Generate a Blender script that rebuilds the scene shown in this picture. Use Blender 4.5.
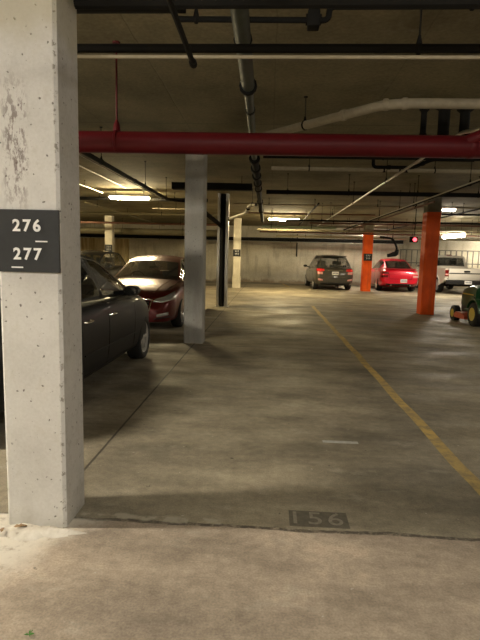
import bpy, bmesh, math, random
from mathutils import Vector, Matrix
from mathutils.bvhtree import BVHTree
from mathutils.geometry import tessellate_polygon
for _o in list(bpy.data.objects): bpy.data.objects.remove(_o)
S = bpy.context.scene
COL = S.collection
PI = math.pi
random.seed(7)

# ---------------------------------------------------------------- camera
F = 500.0
yaw, pitch, roll = math.radians(3.2), math.atan(63.5/500), 0.024
fwd = Vector((-math.sin(yaw)*math.cos(pitch), math.cos(yaw)*math.cos(pitch), -math.sin(pitch)))
r0 = Vector((math.cos(yaw), math.sin(yaw), 0)); u0 = r0.cross(fwd)
rt = math.cos(roll)*r0 + math.sin(roll)*u0
up = -math.sin(roll)*r0 + math.cos(roll)*u0
cam = bpy.data.cameras.new('camera'); camo = bpy.data.objects.new('camera', cam); COL.objects.link(camo)
cam.sensor_fit = 'HORIZONTAL'; cam.sensor_width = 36; cam.lens = 36*F/480; cam.clip_start = .05; cam.clip_end = 200
M = Matrix((rt, up, -fwd)).transposed().to_4x4(); M.translation = Vector((0, 0, 1.55))
camo.matrix_world = M
S.camera = camo

# ---------------------------------------------------------------- world and exposure
w = bpy.data.worlds.new('world'); S.world = w; w.use_nodes = True
w.node_tree.nodes['Background'].inputs[0].default_value = (1, .93, .8, 1)
w.node_tree.nodes['Background'].inputs[1].default_value = .02
S.view_settings.view_transform = 'Standard'; S.view_settings.look = 'None'
S.view_settings.exposure = 2.6; S.view_settings.gamma = 1; S.view_settings.use_curve_mapping = False
S.cycles.use_denoising = True
S.cycles.max_bounces = 8; S.cycles.diffuse_bounces = 4; S.cycles.glossy_bounces = 4
S.cycles.sample_clamp_indirect = 4.0
# ceiling fixtures: name, x, y, z, turn, length, radiance, colour, label
WARM = (1.0, .81, .46); NEUT = (1.0, .90, .74); COOL = (1.0, .94, .84)
FIX = [
 (-4.14, 14.75, 3.18, 0, 1.18, 66, WARM, 'lit bare-tube ceiling light above the dark cars on the left'),
 (.56, 22.2, 3.20, 0, 1.3, 60, WARM, 'lit ceiling light over the middle of the far bays'),
 (7.98, 22.6, 2.68, -.32, .92, 36, NEUT, 'bright tilted ceiling light hung low over the white pickup truck'),
 (5.98, 17.6, 3.29, 0, .42, 8, NEUT, 'small short ceiling light beside the head of the nearer orange pillar'),
 (-4.3, 2.30, 3.25, 0, 1.22, 75, NEUT, 'ceiling light left of the numbered pillar'),
 (-.9, -2.2, 3.25, 0, 1.22, 37, COOL, 'ceiling light behind the viewer on the left'),
 (2.6, -1.8, 3.25, 0, 1.22, 29, COOL, 'ceiling light behind the viewer on the right'),
 (7.6, 8.2, 3.25, PI/2, 1.22, 26, NEUT, 'added light out of view right of the lawn tractor'),  # unseen lamp added to brighten the floor on the right
 (-9.5, 22.0, 3.25, 0, 1.22, 36, WARM, 'ceiling light at the far left bays'),
 (14.2, 31.0, 3.2, 0, 1.22, 60, NEUT, 'added light out of view at the far right end'),  # unseen lamp added to brighten the wall behind the pickup
 (5.16, 27.4, 3.25, PI/2, 1.22, 32, NEUT, 'added light hidden behind the farther orange pillar'),  # extra lamp added to light the red coupe, kept out of sight
]

# ---------------------------------------------------------------- helpers
def prop(o, label=None, cat=None, group=None, kind=None):
    if label: o['label'] = label
    if cat: o['category'] = cat
    if group: o['group'] = group
    if kind: o['kind'] = kind
    return o
def link(name, bm, mat, parent=None, smooth=True, angle=35):
    me = bpy.data.meshes.new(name)
    bmesh.ops.recalc_face_normals(bm, faces=bm.faces)
    for f in bm.faces: f.smooth = smooth
    if smooth:
        a = math.radians(angle)
        for e in bm.edges:
            if len(e.link_faces) == 2 and e.calc_face_angle(0) > a: e.smooth = False
    bm.to_mesh(me); bm.free()
    o = bpy.data.objects.new(name, me)
    for m in (mat if isinstance(mat, (list, tuple)) else [mat]): me.materials.append(m)
    COL.objects.link(o)
    if parent: o.parent = parent
    return o
def empty(name, loc, rz=0, **k):
    o = bpy.data.objects.new(name, None); COL.objects.link(o); o.location = loc; o.rotation_euler.z = rz
    o.empty_display_size = .1
    return prop(o, **k)
def B(): return bmesh.new()
def box(bm, a, b, bev=0, seg=2):
    a, b = Vector(a), Vector(b)
    g = bmesh.ops.create_cube(bm, size=1)
    vs = g['verts']
    for v in vs: v.co = Vector([(a[i]+b[i])/2 + v.co[i]*(b[i]-a[i]) for i in range(3)])
    if bev:
        es = {e for v in vs for e in v.link_edges}
        bmesh.ops.bevel(bm, geom=list(es), offset=bev, segments=seg, profile=.6, affect='EDGES')
    return bm
def tube(bm, pts, r, n=12, cap=True, flat=None):
    pts = [Vector(p) for p in pts]; rings = []
    rs = r if isinstance(r, (list, tuple)) else [r]*len(pts)
    prev = None
    for i, p in enumerate(pts):
        d = (pts[min(i+1, len(pts)-1)] - pts[max(i-1, 0)]).normalized()
        if prev is None:
            prev = d.cross(Vector((0, 0, 1)))
            if prev.length < .05: prev = d.cross(Vector((1, 0, 0)))
        u = (prev - d*prev.dot(d)).normalized(); prev = u; v = d.cross(u)
        rings.append([bm.verts.new(p + (u*math.cos(2*PI*k/n) + v*math.sin(2*PI*k/n))*rs[i]) for k in range(n)])
    for a, b in zip(rings, rings[1:]):
        for k in range(n): bm.faces.new((a[k], a[(k+1) % n], b[(k+1) % n], b[k]))
    if cap: bm.faces.new(rings[0][::-1]); bm.faces.new(rings[-1])
    return bm
def bend(pts, rad, n=5):
    """round the corners of a polyline"""
    pts = [Vector(p) for p in pts]; out = [pts[0]]
    for i in range(1, len(pts)-1):
        a, b, c = pts[i-1], pts[i], pts[i+1]
        r = min(rad, (b-a).length*.49, (c-b).length*.49)
        p, q = b + (a-b).normalized()*r, b + (c-b).normalized()*r
        for k in range(n+1):
            t = k/n; out.append(p*(1-t)**2 + b*2*t*(1-t) + q*t*t)
    return out + [pts[-1]]
def lathe(bm, prof, n=32, axis='X', c=(0, 0, 0), cap=True):
    c = Vector(c); rings = []
    for a, r in prof:
        ring = []
        for k in range(n):
            t = 2*PI*k/n; u, v = r*math.cos(t), r*math.sin(t)
            ring.append(bm.verts.new(c + Vector({'X': (a, u, v), 'Y': (u, a, v), 'Z': (u, v, a)}[axis])))
        rings.append(ring)
    for a, b in zip(rings, rings[1:]):
        for k in range(n): bm.faces.new((a[k], a[(k+1) % n], b[(k+1) % n], b[k]))
    for r in (rings[0], rings[-1]):
        if cap and len({tuple(round(x, 5) for x in v.co) for v in r}) > 1: bm.faces.new(r)
    return bm
def prism(bm, outline, x0, x1, axis='X'):
    """outline in the two other axes, extruded"""
    def P(p, a):
        return {'X': (a, p[0], p[1]), 'Y': (p[0], a, p[1]), 'Z': (p[0], p[1], a)}[axis]
    A = [bm.verts.new(P(p, x0)) for p in outline]; C = [bm.verts.new(P(p, x1)) for p in outline]
    n = len(outline)
    for i in range(n): bm.faces.new((A[i], A[(i+1) % n], C[(i+1) % n], C[i]))
    bm.faces.new(A[::-1]); bm.faces.new(C)
    return bm
def rbox(bm, c, s, rot=None, bev=0):
    """box with centre, size and rotation matrix"""
    t = B(); box(t, [-q/2 for q in s], [q/2 for q in s], bev)
    me = bpy.data.meshes.new('tmp'); t.to_mesh(me); t.free()
    mt = (rot.to_4x4() if rot else Matrix()).copy(); mt.translation = Vector(c)
    me.transform(mt); bm.from_mesh(me); bpy.data.meshes.remove(me); return bm
def interp(tab, x):
    if x <= tab[0][0]: return tab[0][1]
    for i in range(len(tab)-1):
        (a, p), (b, q) = tab[i], tab[i+1]
        if x <= b:
            h = b-a
            def sl(j):
                if j <= 0 or j >= len(tab)-1: return None
                s0 = (tab[j][1]-tab[j-1][1])/(tab[j][0]-tab[j-1][0]); s1 = (tab[j+1][1]-tab[j][1])/(tab[j+1][0]-tab[j][0])
                return 0 if s0*s1 <= 0 else 2*s0*s1/(s0+s1)
            d = (q-p)/h
            m0 = sl(i); m1 = sl(i+1)
            m0 = d if m0 is None else m0; m1 = d if m1 is None else m1
            t = (x-a)/h
            return (2*t**3-3*t*t+1)*p + (t**3-2*t*t+t)*h*m0 + (-2*t**3+3*t*t)*q + (t**3-t*t)*h*m1
    return tab[-1][1]
def text_mesh(name, body, size, mat, parent, loc, rot, extrude=.001, bold=.0, space=1.0):
    c = bpy.data.curves.new('t', 'FONT'); c.body = body; c.size = size; c.extrude = extrude; c.offset = bold
    c.space_character = space; c.align_x = 'CENTER'; c.align_y = 'CENTER'; c.resolution_u = 4
    t = bpy.data.objects.new('t', c); COL.objects.link(t)
    dg = bpy.context.evaluated_depsgraph_get(); dg.update()
    me = bpy.data.meshes.new_from_object(t.evaluated_get(dg))
    bpy.data.objects.remove(t)
    o = bpy.data.objects.new(name, me); me.materials.clear(); me.materials.append(mat); COL.objects.link(o)
    if parent: o.parent = parent
    o.location = loc; o.rotation_euler = rot
    return o

# ---------------------------------------------------------------- materials
def nt(name):
    m = bpy.data.materials.new(name); m.use_nodes = True
    t = m.node_tree; return m, t, t.nodes['Principled BSDF']
def N(t, typ, **k):
    n = t.nodes.new('ShaderNode'+typ)
    for a, b in k.items():
        if a.startswith('i_'):
            key = a[2:]; key = int(key) if key.isdigit() else key.replace('_', ' ')
            n.inputs[key].default_value = b
        else: setattr(n, a, b)
    return n
def ramp(t, src, stops):
    r = t.nodes.new('ShaderNodeValToRGB'); e = r.color_ramp.elements
    while len(e) < len(stops): e.new(.5)
    for q, (p, c) in zip(e, stops):
        q.position = p; q.color = (*(c if hasattr(c, '__len__') else (c, c, c)), 1)
    t.links.new(src, r.inputs[0]); return r.outputs[0]
def mix(t, fac, a, b, mode='MIX'):
    n = t.nodes.new('ShaderNodeMix'); n.data_type = 'RGBA'; n.blend_type = mode
    for k, v in ((0, fac), (6, a), (7, b)):
        s = n.inputs[k]
        if hasattr(v, 'is_linked') or hasattr(v, 'links'): t.links.new(v, s)
        elif hasattr(v, '__len__'): s.default_value = (*v, 1)
        else: s.default_value = v if k == 0 else (v, v, v, 1)
    return n.outputs[2]
def mth(t, op, a, b=None, c=None, clamp=False):
    n = t.nodes.new('ShaderNodeMath'); n.operation = op; n.use_clamp = clamp
    for i, v in enumerate((a, b, c)):
        if v is None: continue
        if hasattr(v, 'links'): t.links.new(v, n.inputs[i])
        else: n.inputs[i].default_value = v
    return n.outputs[0]
def noise(t, vec, scale, detail=4, rough=.55, out=0):
    n = N(t, 'TexNoise'); n.inputs['Scale'].default_value = scale; n.inputs['Detail'].default_value = detail
    n.inputs['Roughness'].default_value = rough; t.links.new(vec, n.inputs['Vector']); return n.outputs[out]
def bump(t, p, h, strength, dist=.01):
    b = N(t, 'Bump', i_Strength=strength, i_Distance=dist); t.links.new(h, b.inputs['Height']); t.links.new(b.outputs[0], p.inputs['Normal'])
def plain(name, col, rough=.5, metal=0, var=.25, scale=6, coat=0, spec=.5):
    m, t, p = nt(name)
    g = N(t, 'TexCoord').outputs['Object']
    n = noise(t, g, scale)
    c = mix(t, n, [q*(1-var) for q in col], [min(1, q*(1+var)) for q in col])
    t.links.new(c, p.inputs['Base Color'])
    p.inputs['Roughness'].default_value = rough; p.inputs['Metallic'].default_value = metal
    p.inputs['Coat Weight'].default_value = coat; p.inputs['Coat Roughness'].default_value = .04
    p.inputs['Specular IOR Level'].default_value = spec
    return m
def concrete(name, light, dark, scale=1.2, pit=.5, stain=None, stain_amt=.5, rough=.9, stretch=(1, 1, 1)):
    m, t, p = nt(name)
    g = N(t, 'TexCoord').outputs['Object']
    mp = N(t, 'Mapping'); t.links.new(g, mp.inputs['Vector']); mp.inputs['Scale'].default_value = stretch
    v = mp.outputs[0]
    big = ramp(t, noise(t, v, scale, 5), [(.35, 0), (.65, 1)])
    c = mix(t, big, dark, light)
    fine = noise(t, g, 55, 3)
    c = mix(t, .35, c, mix(t, fine, .35, .75), 'OVERLAY')
    pits = ramp(t, noise(t, g, 38, 2, .4), [(.27, 1), (.31, 0)])
    c = mix(t, mth(t, 'MULTIPLY', pits, pit), c, [q*.28 for q in dark])
    if stain:
        mp2 = N(t, 'Mapping'); t.links.new(g, mp2.inputs['Vector']); mp2.inputs['Scale'].default_value = (2.2, 2.2, .35)
        s = ramp(t, noise(t, mp2.outputs[0], 1.5, 5, .6), [(.5, 0), (.72, 1)])
        c = mix(t, mth(t, 'MULTIPLY', s, stain_amt), c, stain)
    t.links.new(c, p.inputs['Base Color']); p.inputs['Roughness'].default_value = rough
    p.inputs['Specular IOR Level'].default_value = .25
    h = mth(t, 'SUBTRACT', mth(t, 'MULTIPLY', fine, .3), mth(t, 'MULTIPLY', pits, .7))
    bump(t, p, h, .5, .006)
    return m
def smooth01(t, v, a, b):
    n = N(t, 'MapRange'); n.interpolation_type = 'SMOOTHSTEP'
    t.links.new(v, n.inputs[0]); n.inputs[1].default_value = a; n.inputs[2].default_value = b
    return n.outputs[0]

def floor_material():
    m, t, p = nt('floor_concrete')
    g = N(t, 'TexCoord').outputs['Object']
    sx = N(t, 'SeparateXYZ'); t.links.new(g, sx.inputs[0]); X, Y = sx.outputs[0], sx.outputs[1]
    wob = mth(t, 'MULTIPLY', mth(t, 'SUBTRACT', noise(t, g, 2.2, 6, .65), .5), .11)
    wob2 = mth(t, 'MULTIPLY', mth(t, 'SUBTRACT', noise(t, g, .7, 5, .6), .5), .25)
    Yw = mth(t, 'ADD', Y, wob); 
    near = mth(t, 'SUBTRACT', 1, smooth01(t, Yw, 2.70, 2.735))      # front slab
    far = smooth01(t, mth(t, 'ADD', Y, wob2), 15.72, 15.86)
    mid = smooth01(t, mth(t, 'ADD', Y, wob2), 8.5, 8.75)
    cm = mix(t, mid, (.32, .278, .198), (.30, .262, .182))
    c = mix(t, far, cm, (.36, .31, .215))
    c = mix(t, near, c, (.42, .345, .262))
    # broad blotches, worn patches and trowel marks
    b1 = ramp(t, noise(t, g, .55, 6, .6), [(.34, .52), (.66, 1.32)])
    c = mix(t, 1.0, c, b1, 'MULTIPLY')
    mpv = N(t, 'Mapping'); t.links.new(g, mpv.inputs['Vector']); mpv.inputs['Scale'].default_value = (.8, 1.7, 1)
    mpv.inputs['Rotation'].default_value = (0, 0, .5)
    b2 = ramp(t, noise(t, mpv.outputs[0], 1.6, 7, .68), [(.38, .62), (.6, 1.15)])
    c = mix(t, .75, c, b2, 'MULTIPLY')
    worn = ramp(t, noise(t, mpv.outputs[0], 2.6, 8, .7), [(.58, 0), (.66, 1)])
    c = mix(t, mth(t, 'MULTIPLY', worn, .32), c, (.45, .41, .33))
    fine = noise(t, g, 90, 3, .6)
    c = mix(t, .38, c, ramp(t, fine, [(.3, .25), (.7, .75)]), 'OVERLAY')
    mid_n = noise(t, g, 17, 4, .65)
    c = mix(t, .32, c, ramp(t, mid_n, [(.33, .3), (.67, .7)]), 'OVERLAY')
    spk = ramp(t, noise(t, g, 24, 2, .5), [(.735, 0), (.76, 1)])
    c = mix(t, mth(t, 'MULTIPLY', spk, .5), c, (.6, .56, .48))
    dsp = ramp(t, noise(t, g, 15, 2, .45), [(.225, 1), (.25, 0)])
    c = mix(t, mth(t, 'MULTIPLY', dsp, .7), c, (.03, .027, .022))
    # joints
    def line(v, at, wd):
        d = mth(t, 'ABSOLUTE', mth(t, 'SUBTRACT', v, at)); return mth(t, 'SUBTRACT', 1, smooth01(t, d, wd*.4, wd))
    wj = mth(t, 'ADD', X, mth(t, 'MULTIPLY', wob, .12))
    jl = mth(t, 'MULTIPLY', line(wj, -1.285, .014), smooth01(t, Y, 2.7, 2.75))
    jf = line(Yw, 2.715, .022)
    jb = line(mth(t, 'ADD', Y, mth(t, 'MULTIPLY', wob, .2)), 8.55, .03)
    jr = line(mth(t, 'ADD', Y, mth(t, 'MULTIPLY', wob, .2)), 15.5, .04)
    j = mth(t, 'MAXIMUM', mth(t, 'MAXIMUM', jl, mth(t, 'MULTIPLY', jf, smooth01(t, mid_n, .3, .55))), mth(t, 'MAXIMUM', mth(t, 'MULTIPLY', jb, .5), mth(t, 'MULTIPLY', jr, .5)))
    c = mix(t, mth(t, 'MULTIPLY', j, .85), c, (.045, .038, .028))
    # pale chips along the front joint
    ch = mth(t, 'MULTIPLY', line(Yw, 2.755, .05), smooth01(t, noise(t, g, 7, 4), .5, .6))
    ch = mth(t, 'MULTIPLY', ch, mth(t, 'SUBTRACT', 1, smooth01(t, X, -.2, .35)))
    c = mix(t, mth(t, 'MULTIPLY', ch, .55), c, (.5, .45, .36))
    # white lime bloom around the numbered pillar foot
    sd = mth(t, 'SUBTRACT', mth(t, 'ADD', X, .98), mth(t, 'MULTIPLY', mth(t, 'SUBTRACT', Y, 2.66), .45))
    sd = mth(t, 'ADD', sd, mth(t, 'MULTIPLY', mth(t, 'SUBTRACT', noise(t, g, 3.0, 6, .65), .5), .45))
    bl = mth(t, 'MULTIPLY', mth(t, 'SUBTRACT', 1, smooth01(t, sd, -.16, .10)), mth(t, 'SUBTRACT', 1, smooth01(t, Yw, 2.7, 2.73)))
    bl = mth(t, 'MULTIPLY', bl, smooth01(t, mid_n, .2, .5))
    c = mix(t, mth(t, 'MULTIPLY', bl, .85), c, (.66, .62, .53))
    # dirt along the far wall
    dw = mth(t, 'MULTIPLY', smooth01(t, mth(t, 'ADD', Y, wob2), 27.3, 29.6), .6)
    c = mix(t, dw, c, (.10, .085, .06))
    t.links.new(c, p.inputs['Base Color'])
    r = ramp(t, noise(t, mpv.outputs[0], 1.1, 5), [(.35, .85), (.65, .5)])
    t.links.new(mth(t, 'ADD', r, mth(t, 'MULTIPLY', near, .2)), p.inputs['Roughness'])
    p.inputs['Specular IOR Level'].default_value = .4
    h = mth(t, 'SUBTRACT', mth(t, 'ADD', mth(t, 'MULTIPLY', fine, .25), mth(t, 'MULTIPLY', mid_n, .35)), j)
    h = mth(t, 'SUBTRACT', h, mth(t, 'MULTIPLY', dsp, .4))
    bump(t, p, h, .25, .006)
    return m
def ceiling_material():
    m, t, p = nt('ceiling_concrete')
    g = N(t, 'TexCoord').outputs['Object']
    sx = N(t, 'SeparateXYZ'); t.links.new(g, sx.inputs[0]); X, Y = sx.outputs[0], sx.outputs[1]
    b = ramp(t, noise(t, g, .8, 6, .65), [(.3, (.13, .112, .066)), (.7, (.285, .25, .155))])
    f = noise(t, g, 25, 4)
    c = mix(t, .4, b, ramp(t, f, [(.3, .3), (.7, .7)]), 'OVERLAY')
    wob = mth(t, 'MULTIPLY', mth(t, 'SUBTRACT', noise(t, g, 1.7, 5, .6), .5), .05)
    def lines(v, per, wd):
        q = mth(t, 'PINGPONG', mth(t, 'ADD', v, wob), per/2); return mth(t, 'SUBTRACT', 1, smooth01(t, q, 0, wd))
    l = mth(t, 'MAXIMUM', lines(Y, 2.44, .022), mth(t, 'MULTIPLY', lines(X, 1.22, .012), .5))
    c = mix(t, mth(t, 'MULTIPLY', l, .5), c, (.05, .042, .026))
    st = ramp(t, noise(t, g, 1.4, 7, .7), [(.6, 0), (.68, 1)])
    c = mix(t, mth(t, 'MULTIPLY', st, .4), c, (.30, .27, .19))
    t.links.new(c, p.inputs['Base Color']); p.inputs['Roughness'].default_value = .9; p.inputs['Specular IOR Level'].default_value = .2
    bump(t, p, mth(t, 'SUBTRACT', f, l), .4, .01)
    return m
def wall_material():
    m, t, p = nt('whitewashed_wall')
    g = N(t, 'TexCoord').outputs['Object']
    sx = N(t, 'SeparateXYZ'); t.links.new(g, sx.inputs[0]); Z = sx.outputs[2]
    c = ramp(t, noise(t, g, .9, 6, .6), [(.3, (.56, .51, .385)), (.65, (.76, .71, .57))])
    f = noise(t, g, 14, 4)
    c = mix(t, .4, c, ramp(t, f, [(.3, .3), (.7, .7)]), 'OVERLAY')
    mp = N(t, 'Mapping'); t.links.new(g, mp.inputs['Vector']); mp.inputs['Scale'].default_value = (2, 2, .3)
    s = ramp(t, noise(t, mp.outputs[0], 1.3, 6, .6), [(.55, 0), (.7, 1)])
    c = mix(t, mth(t, 'MULTIPLY', s, .45), c, (.20, .165, .105))
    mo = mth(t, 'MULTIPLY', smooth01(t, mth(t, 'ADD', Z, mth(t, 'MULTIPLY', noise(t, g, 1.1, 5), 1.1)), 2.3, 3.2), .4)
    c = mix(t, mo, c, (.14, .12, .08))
    low = mth(t, 'SUBTRACT', 1, smooth01(t, mth(t, 'ADD', Z, mth(t, 'MULTIPLY', noise(t, g, 1.5, 6, .7), .9)), .48, .72))
    c = mix(t, mth(t, 'MULTIPLY', low, .8), c, (.30, .22, .14))
    t.links.new(c, p.inputs['Base Color']); p.inputs['Roughness'].default_value = .85
    bump(t, p, f, .4, .01); return m
def pillar_material():
    """off-white painted concrete with bug holes, scratches and drips"""
    m, t, p = nt('painted_pillar_concrete')
    g = N(t, 'TexCoord').outputs['Object']
    sx = N(t, 'SeparateXYZ'); t.links.new(g, sx.inputs[0]); X, Z = sx.outputs[0], sx.outputs[2]
    c = ramp(t, noise(t, g, 3, 6, .6), [(.3, (.55, .54, .51)), (.7, (.70, .69, .66))])
    f = noise(t, g, 60, 3)
    c = mix(t, .25, c, ramp(t, f, [(.3, .35), (.7, .65)]), 'OVERLAY')
    v = N(t, 'TexVoronoi'); v.feature = 'F1'; v.inputs['Scale'].default_value = 21; wv = N(t, 'VectorMath', operation='MULTIPLY_ADD'); t.links.new(noise(t, g, 30, 3, .6, 1), wv.inputs[0]); wv.inputs[1].default_value = (.03, .03, .03); t.links.new(g, wv.inputs[2]); t.links.new(wv.outputs[0], v.inputs['Vector'])
    sel = smooth01(t, noise(t, g, 8, 2), .40, .46)
    pit = mth(t, 'MULTIPLY', mth(t, 'SUBTRACT', 1, smooth01(t, v.outputs['Distance'], .08, .15)), sel)
    c = mix(t, mth(t, 'MULTIPLY', pit, .8), c, (.10, .085, .07))
    sm = ramp(t, noise(t, g, 75, 3, .6), [(.27, 1), (.31, 0)]); c = mix(t, mth(t, 'MULTIPLY', sm, .55), c, (.20, .17, .13))
    ex = mth(t, 'ABSOLUTE', mth(t, 'SUBTRACT', X, .160)); chip = mth(t, 'MULTIPLY', mth(t, 'SUBTRACT', 1, smooth01(t, ex, .004, .014)), smooth01(t, noise(t, g, 22, 5, .7), .56, .60))
    c = mix(t, mth(t, 'MULTIPLY', chip, .7), c, (.17, .15, .11))
    gr = ramp(t, noise(t, g, 6, 7, .72), [(.56, 0), (.66, 1)]); c = mix(t, mth(t, 'MULTIPLY', gr, .22), c, (.34, .30, .22))
    mp = N(t, 'Mapping'); t.links.new(g, mp.inputs['Vector']); mp.inputs['Scale'].default_value = (38, 38, 14)
    sc = ramp(t, noise(t, mp.outputs[0], 1.0, 5, .75), [(.49, 0), (.56, 1)])
    zone = mth(t, 'MULTIPLY', smooth01(t, mth(t, 'ABSOLUTE', mth(t, 'SUBTRACT', X, -.055)), .09, .03), mth(t, 'MULTIPLY', smooth01(t, Z, 1.68, 1.95), smooth01(t, Z, 2.55, 2.2)))
    c = mix(t, mth(t, 'MULTIPLY', mth(t, 'MULTIPLY', sc, zone), .8), c, (.17, .13, .12))
    yel = mth(t, 'MULTIPLY', smooth01(t, mth(t, 'ADD', Z, mth(t, 'MULTIPLY', noise(t, g, 4, 4), .5)), 2.75, 3.0), .55)
    c = mix(t, yel, c, (.42, .38, .24))
    low = mth(t, 'MULTIPLY', mth(t, 'SUBTRACT', 1, smooth01(t, mth(t, 'ADD', Z, mth(t, 'MULTIPLY', noise(t, g, 6, 5), .35)), .1, .35)), .45)
    c = mix(t, low, c, (.33, .30, .22))
    t.links.new(c, p.inputs['Base Color']); p.inputs['Roughness'].default_value = .75; p.inputs['Specular IOR Level'].default_value = .3
    bump(t, p, mth(t, 'SUBTRACT', mth(t, 'MULTIPLY', f, .3), pit), .6, .006)
    return m
def glass_material(name, tint=(.03, .035, .03), clear=.45):
    m, t, p = nt(name)
    p.inputs['Base Color'].default_value = (*tint, 1); p.inputs['Roughness'].default_value = .03
    p.inputs['Specular IOR Level'].default_value = .8
    p.inputs['Alpha'].default_value = 1-clear
    return m
def glow(name, col, s):
    m, t, p = nt(name)
    p.inputs['Base Color'].default_value = (.8, .8, .8, 1); p.inputs['Emission Color'].default_value = (*col, 1); p.inputs['Emission Strength'].default_value = s
    return m
def streaky(name, a, b, freq=3.2):
    m, t, p = nt(name)
    g = N(t, 'TexCoord').outputs['Object']
    mp = N(t, 'Mapping'); t.links.new(g, mp.inputs['Vector']); mp.inputs['Scale'].default_value = (freq, freq, .25)
    c = ramp(t, noise(t, mp.outputs[0], 1.4, 6, .6), [(.35, a), (.62, b)])
    t.links.new(c, p.inputs['Base Color']); p.inputs['Roughness'].default_value = .8
    return m
MAT = dict(
 floor=floor_material(), ceiling=ceiling_material(), wall=wall_material(), pillar=pillar_material(),
 grey_pillar=concrete('grey_pillar_concrete', (.47, .46, .42), (.33, .325, .295), 2.5, .5, (.16, .14, .11), .5, stretch=(1, 1, .4)),
 cream_pillar=concrete('cream_pillar_concrete', (.74, .69, .56), (.58, .53, .41), 2.5, .3, (.35, .3, .2), .35),
 bare=concrete('bare_concrete', (.27, .25, .19), (.16, .145, .11), 2.5, .5),
 orange=concrete('orange_painted_concrete', (.95, .13, .012), (.72, .085, .01), 3, .3, (.30, .05, .015), .55, rough=.55, stretch=(1, 1, .5)),
 plaster=concrete('lime_mound', (.66, .62, .54), (.46, .42, .35), 9, .35),
 board=streaky('tan_ribbed_board', (.35, .25, .10), (.62, .52, .30)),
 redpipe=plain('red_painted_pipe', (.085, .005, .007), .5, 0, .3, 3, spec=.2),
 blackpipe=plain('black_iron_pipe', (.010, .0095, .008), .8, 0, .5, 5, spec=.15),
 brownpipe=plain('rusty_brown_pipe', (.13, .055, .03), .6, 0, .4, 5),
 greypipe=plain('grey_green_pipe_wrap', (.038, .046, .036), .6, 0, .5, 14),
 greenpipe=plain('pale_green_pipe', (.33, .40, .30), .5, 0, .2, 5),
 creampipe=plain('cream_wrapped_pipe', (.36, .31, .215), .6, 0, .25, 18),
 conduit=plain('galvanised_conduit', (.45, .43, .36), .35, .7, .2, 8),
 olivepipe=plain('olive_insulated_pipe', (.20, .175, .10), .7, 0, .3, 3),
 steel=plain('galvanised_steel', (.42, .41, .36), .42, .5, .25, 3),
 tray=plain('lamp_housing_enamel', (.6, .58, .5), .4),
 signblack=plain('sign_black', (.022, .024, .026), .6, 0, .3, 30),
 signwhite=plain('sign_white_paint', (.88, .88, .86), .6, 0, .1, 60),
 ghost=plain('worn_stencil_paint', (.29, .262, .205), .85, 0, .55, 35),
 ghostdark=plain('worn_black_paint_block', (.145, .128, .095), .8, 0, .5, 25),
 rubber=plain('tyre_rubber', (.014, .014, .014), .75, 0, .3, 10),
 alloy=plain('wheel_alloy', (.62, .61, .58), .3, .35, .08, 4),
 chrome=plain('chrome', (.75, .75, .73), .12, 1, .05, 3),
 trim=plain('black_trim_plastic', (.014, .014, .014), .5, 0, .2, 10),
 under=plain('wheel_well_black', (.008, .008, .008), .9, 0, .2, 10),
 seat=plain('seat_fabric_dark', (.045, .042, .038), .85, 0, .3, 14),
 seatlight=plain('seat_fabric_grey', (.16, .15, .13), .85, 0, .3, 14),
 glass=glass_material('car_glass', (.012, .014, .012), .30),
 glassclear=glass_material('clear_car_glass', (.02, .024, .02), .55),
 lampclear=plain('headlamp_lens', (.62, .62, .60), .08, .6, .25, 22, coat=1),
 lampred=plain('red_lamp_lens', (.62, .03, .03), .12, 0, .15, 12, coat=1),
 lampdarkred=plain('dark_red_lamp_lens', (.13, .008, .008), .15, 0, .15, 12, coat=1),
 lamppink=plain('pale_red_reflector_and_glint', (.85, .42, .38), .10, .2, .1, 12, coat=1),
 plate=plain('licence_plate_white', (.72, .70, .66), .4, 0, .1, 20),
 plateink=plain('licence_plate_ink', (.08, .10, .2), .5, 0, .1, 20),
 blackpaint=plain('black_metallic_paint', (.010, .0105, .0105), .5, .0, .08, 3, coat=.12, spec=.2),
 redpaint=plain('dark_red_metallic_paint', (.10, .006, .005), .34, .3, .08, 3, coat=.4, spec=.4),
 brightred=plain('bright_red_car_paint', (.70, .008, .03), .3, .15, .08, 3, coat=1),
 greypaint=plain('olive_grey_metallic_paint', (.085, .080, .062), .3, .5, .08, 3, coat=1),
 darkpaint=plain('dark_blue_grey_paint', (.03, .032, .036), .28, .4, .08, 3, coat=1),
 whitepaint=plain('white_truck_paint', (.60, .56, .48), .3, 0, .05, 3, coat=.8),
 green=plain('tractor_green_paint', (.006, .075, .018), .4, 0, .15, 6, coat=.3),
 yellow=plain('tractor_yellow_paint', (.62, .48, .06), .4, 0, .12, 6),
 deckorange=plain('orange_red_deck_paint', (.62, .10, .03), .45, 0, .25, 6),
 fence=plain('pale_fence_metal', (.20, .19, .16), .5, .3, .15, 5),
 redglow=glow('red_signal_glow', (1, .05, .07), .9), 
 leaf=plain('dry_leaf_brown', (.30, .19, .09), .8, 0, .4, 20),
 sprig=plain('green_sprig_leaf', (.06, .22, .03), .6, 0, .3, 20),
 straw=plain('broom_straw', (.4, .3, .15), .8),
)
def yellow_line_material():
    m, t, p = nt('worn_yellow_road_paint')
    g = N(t, 'TexCoord').outputs['Object']
    n1 = noise(t, g, 9, 7, .7); n2 = noise(t, g, 1.1, 3)
    c = ramp(t, n1, [(.35, (.30, .225, .115)), (.55, (.62, .43, .12))])
    c = mix(t, ramp(t, n2, [(.35, .0), (.7, .45)]), c, (.20, .17, .115))
    t.links.new(c, p.inputs['Base Color']); p.inputs['Roughness'].default_value = .7
    return m
MAT['paledash'] = plain('pale_worn_paint', (.46, .46, .42), .8, 0, .3, 30)
MAT['yellowline'] = yellow_line_material()

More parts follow.
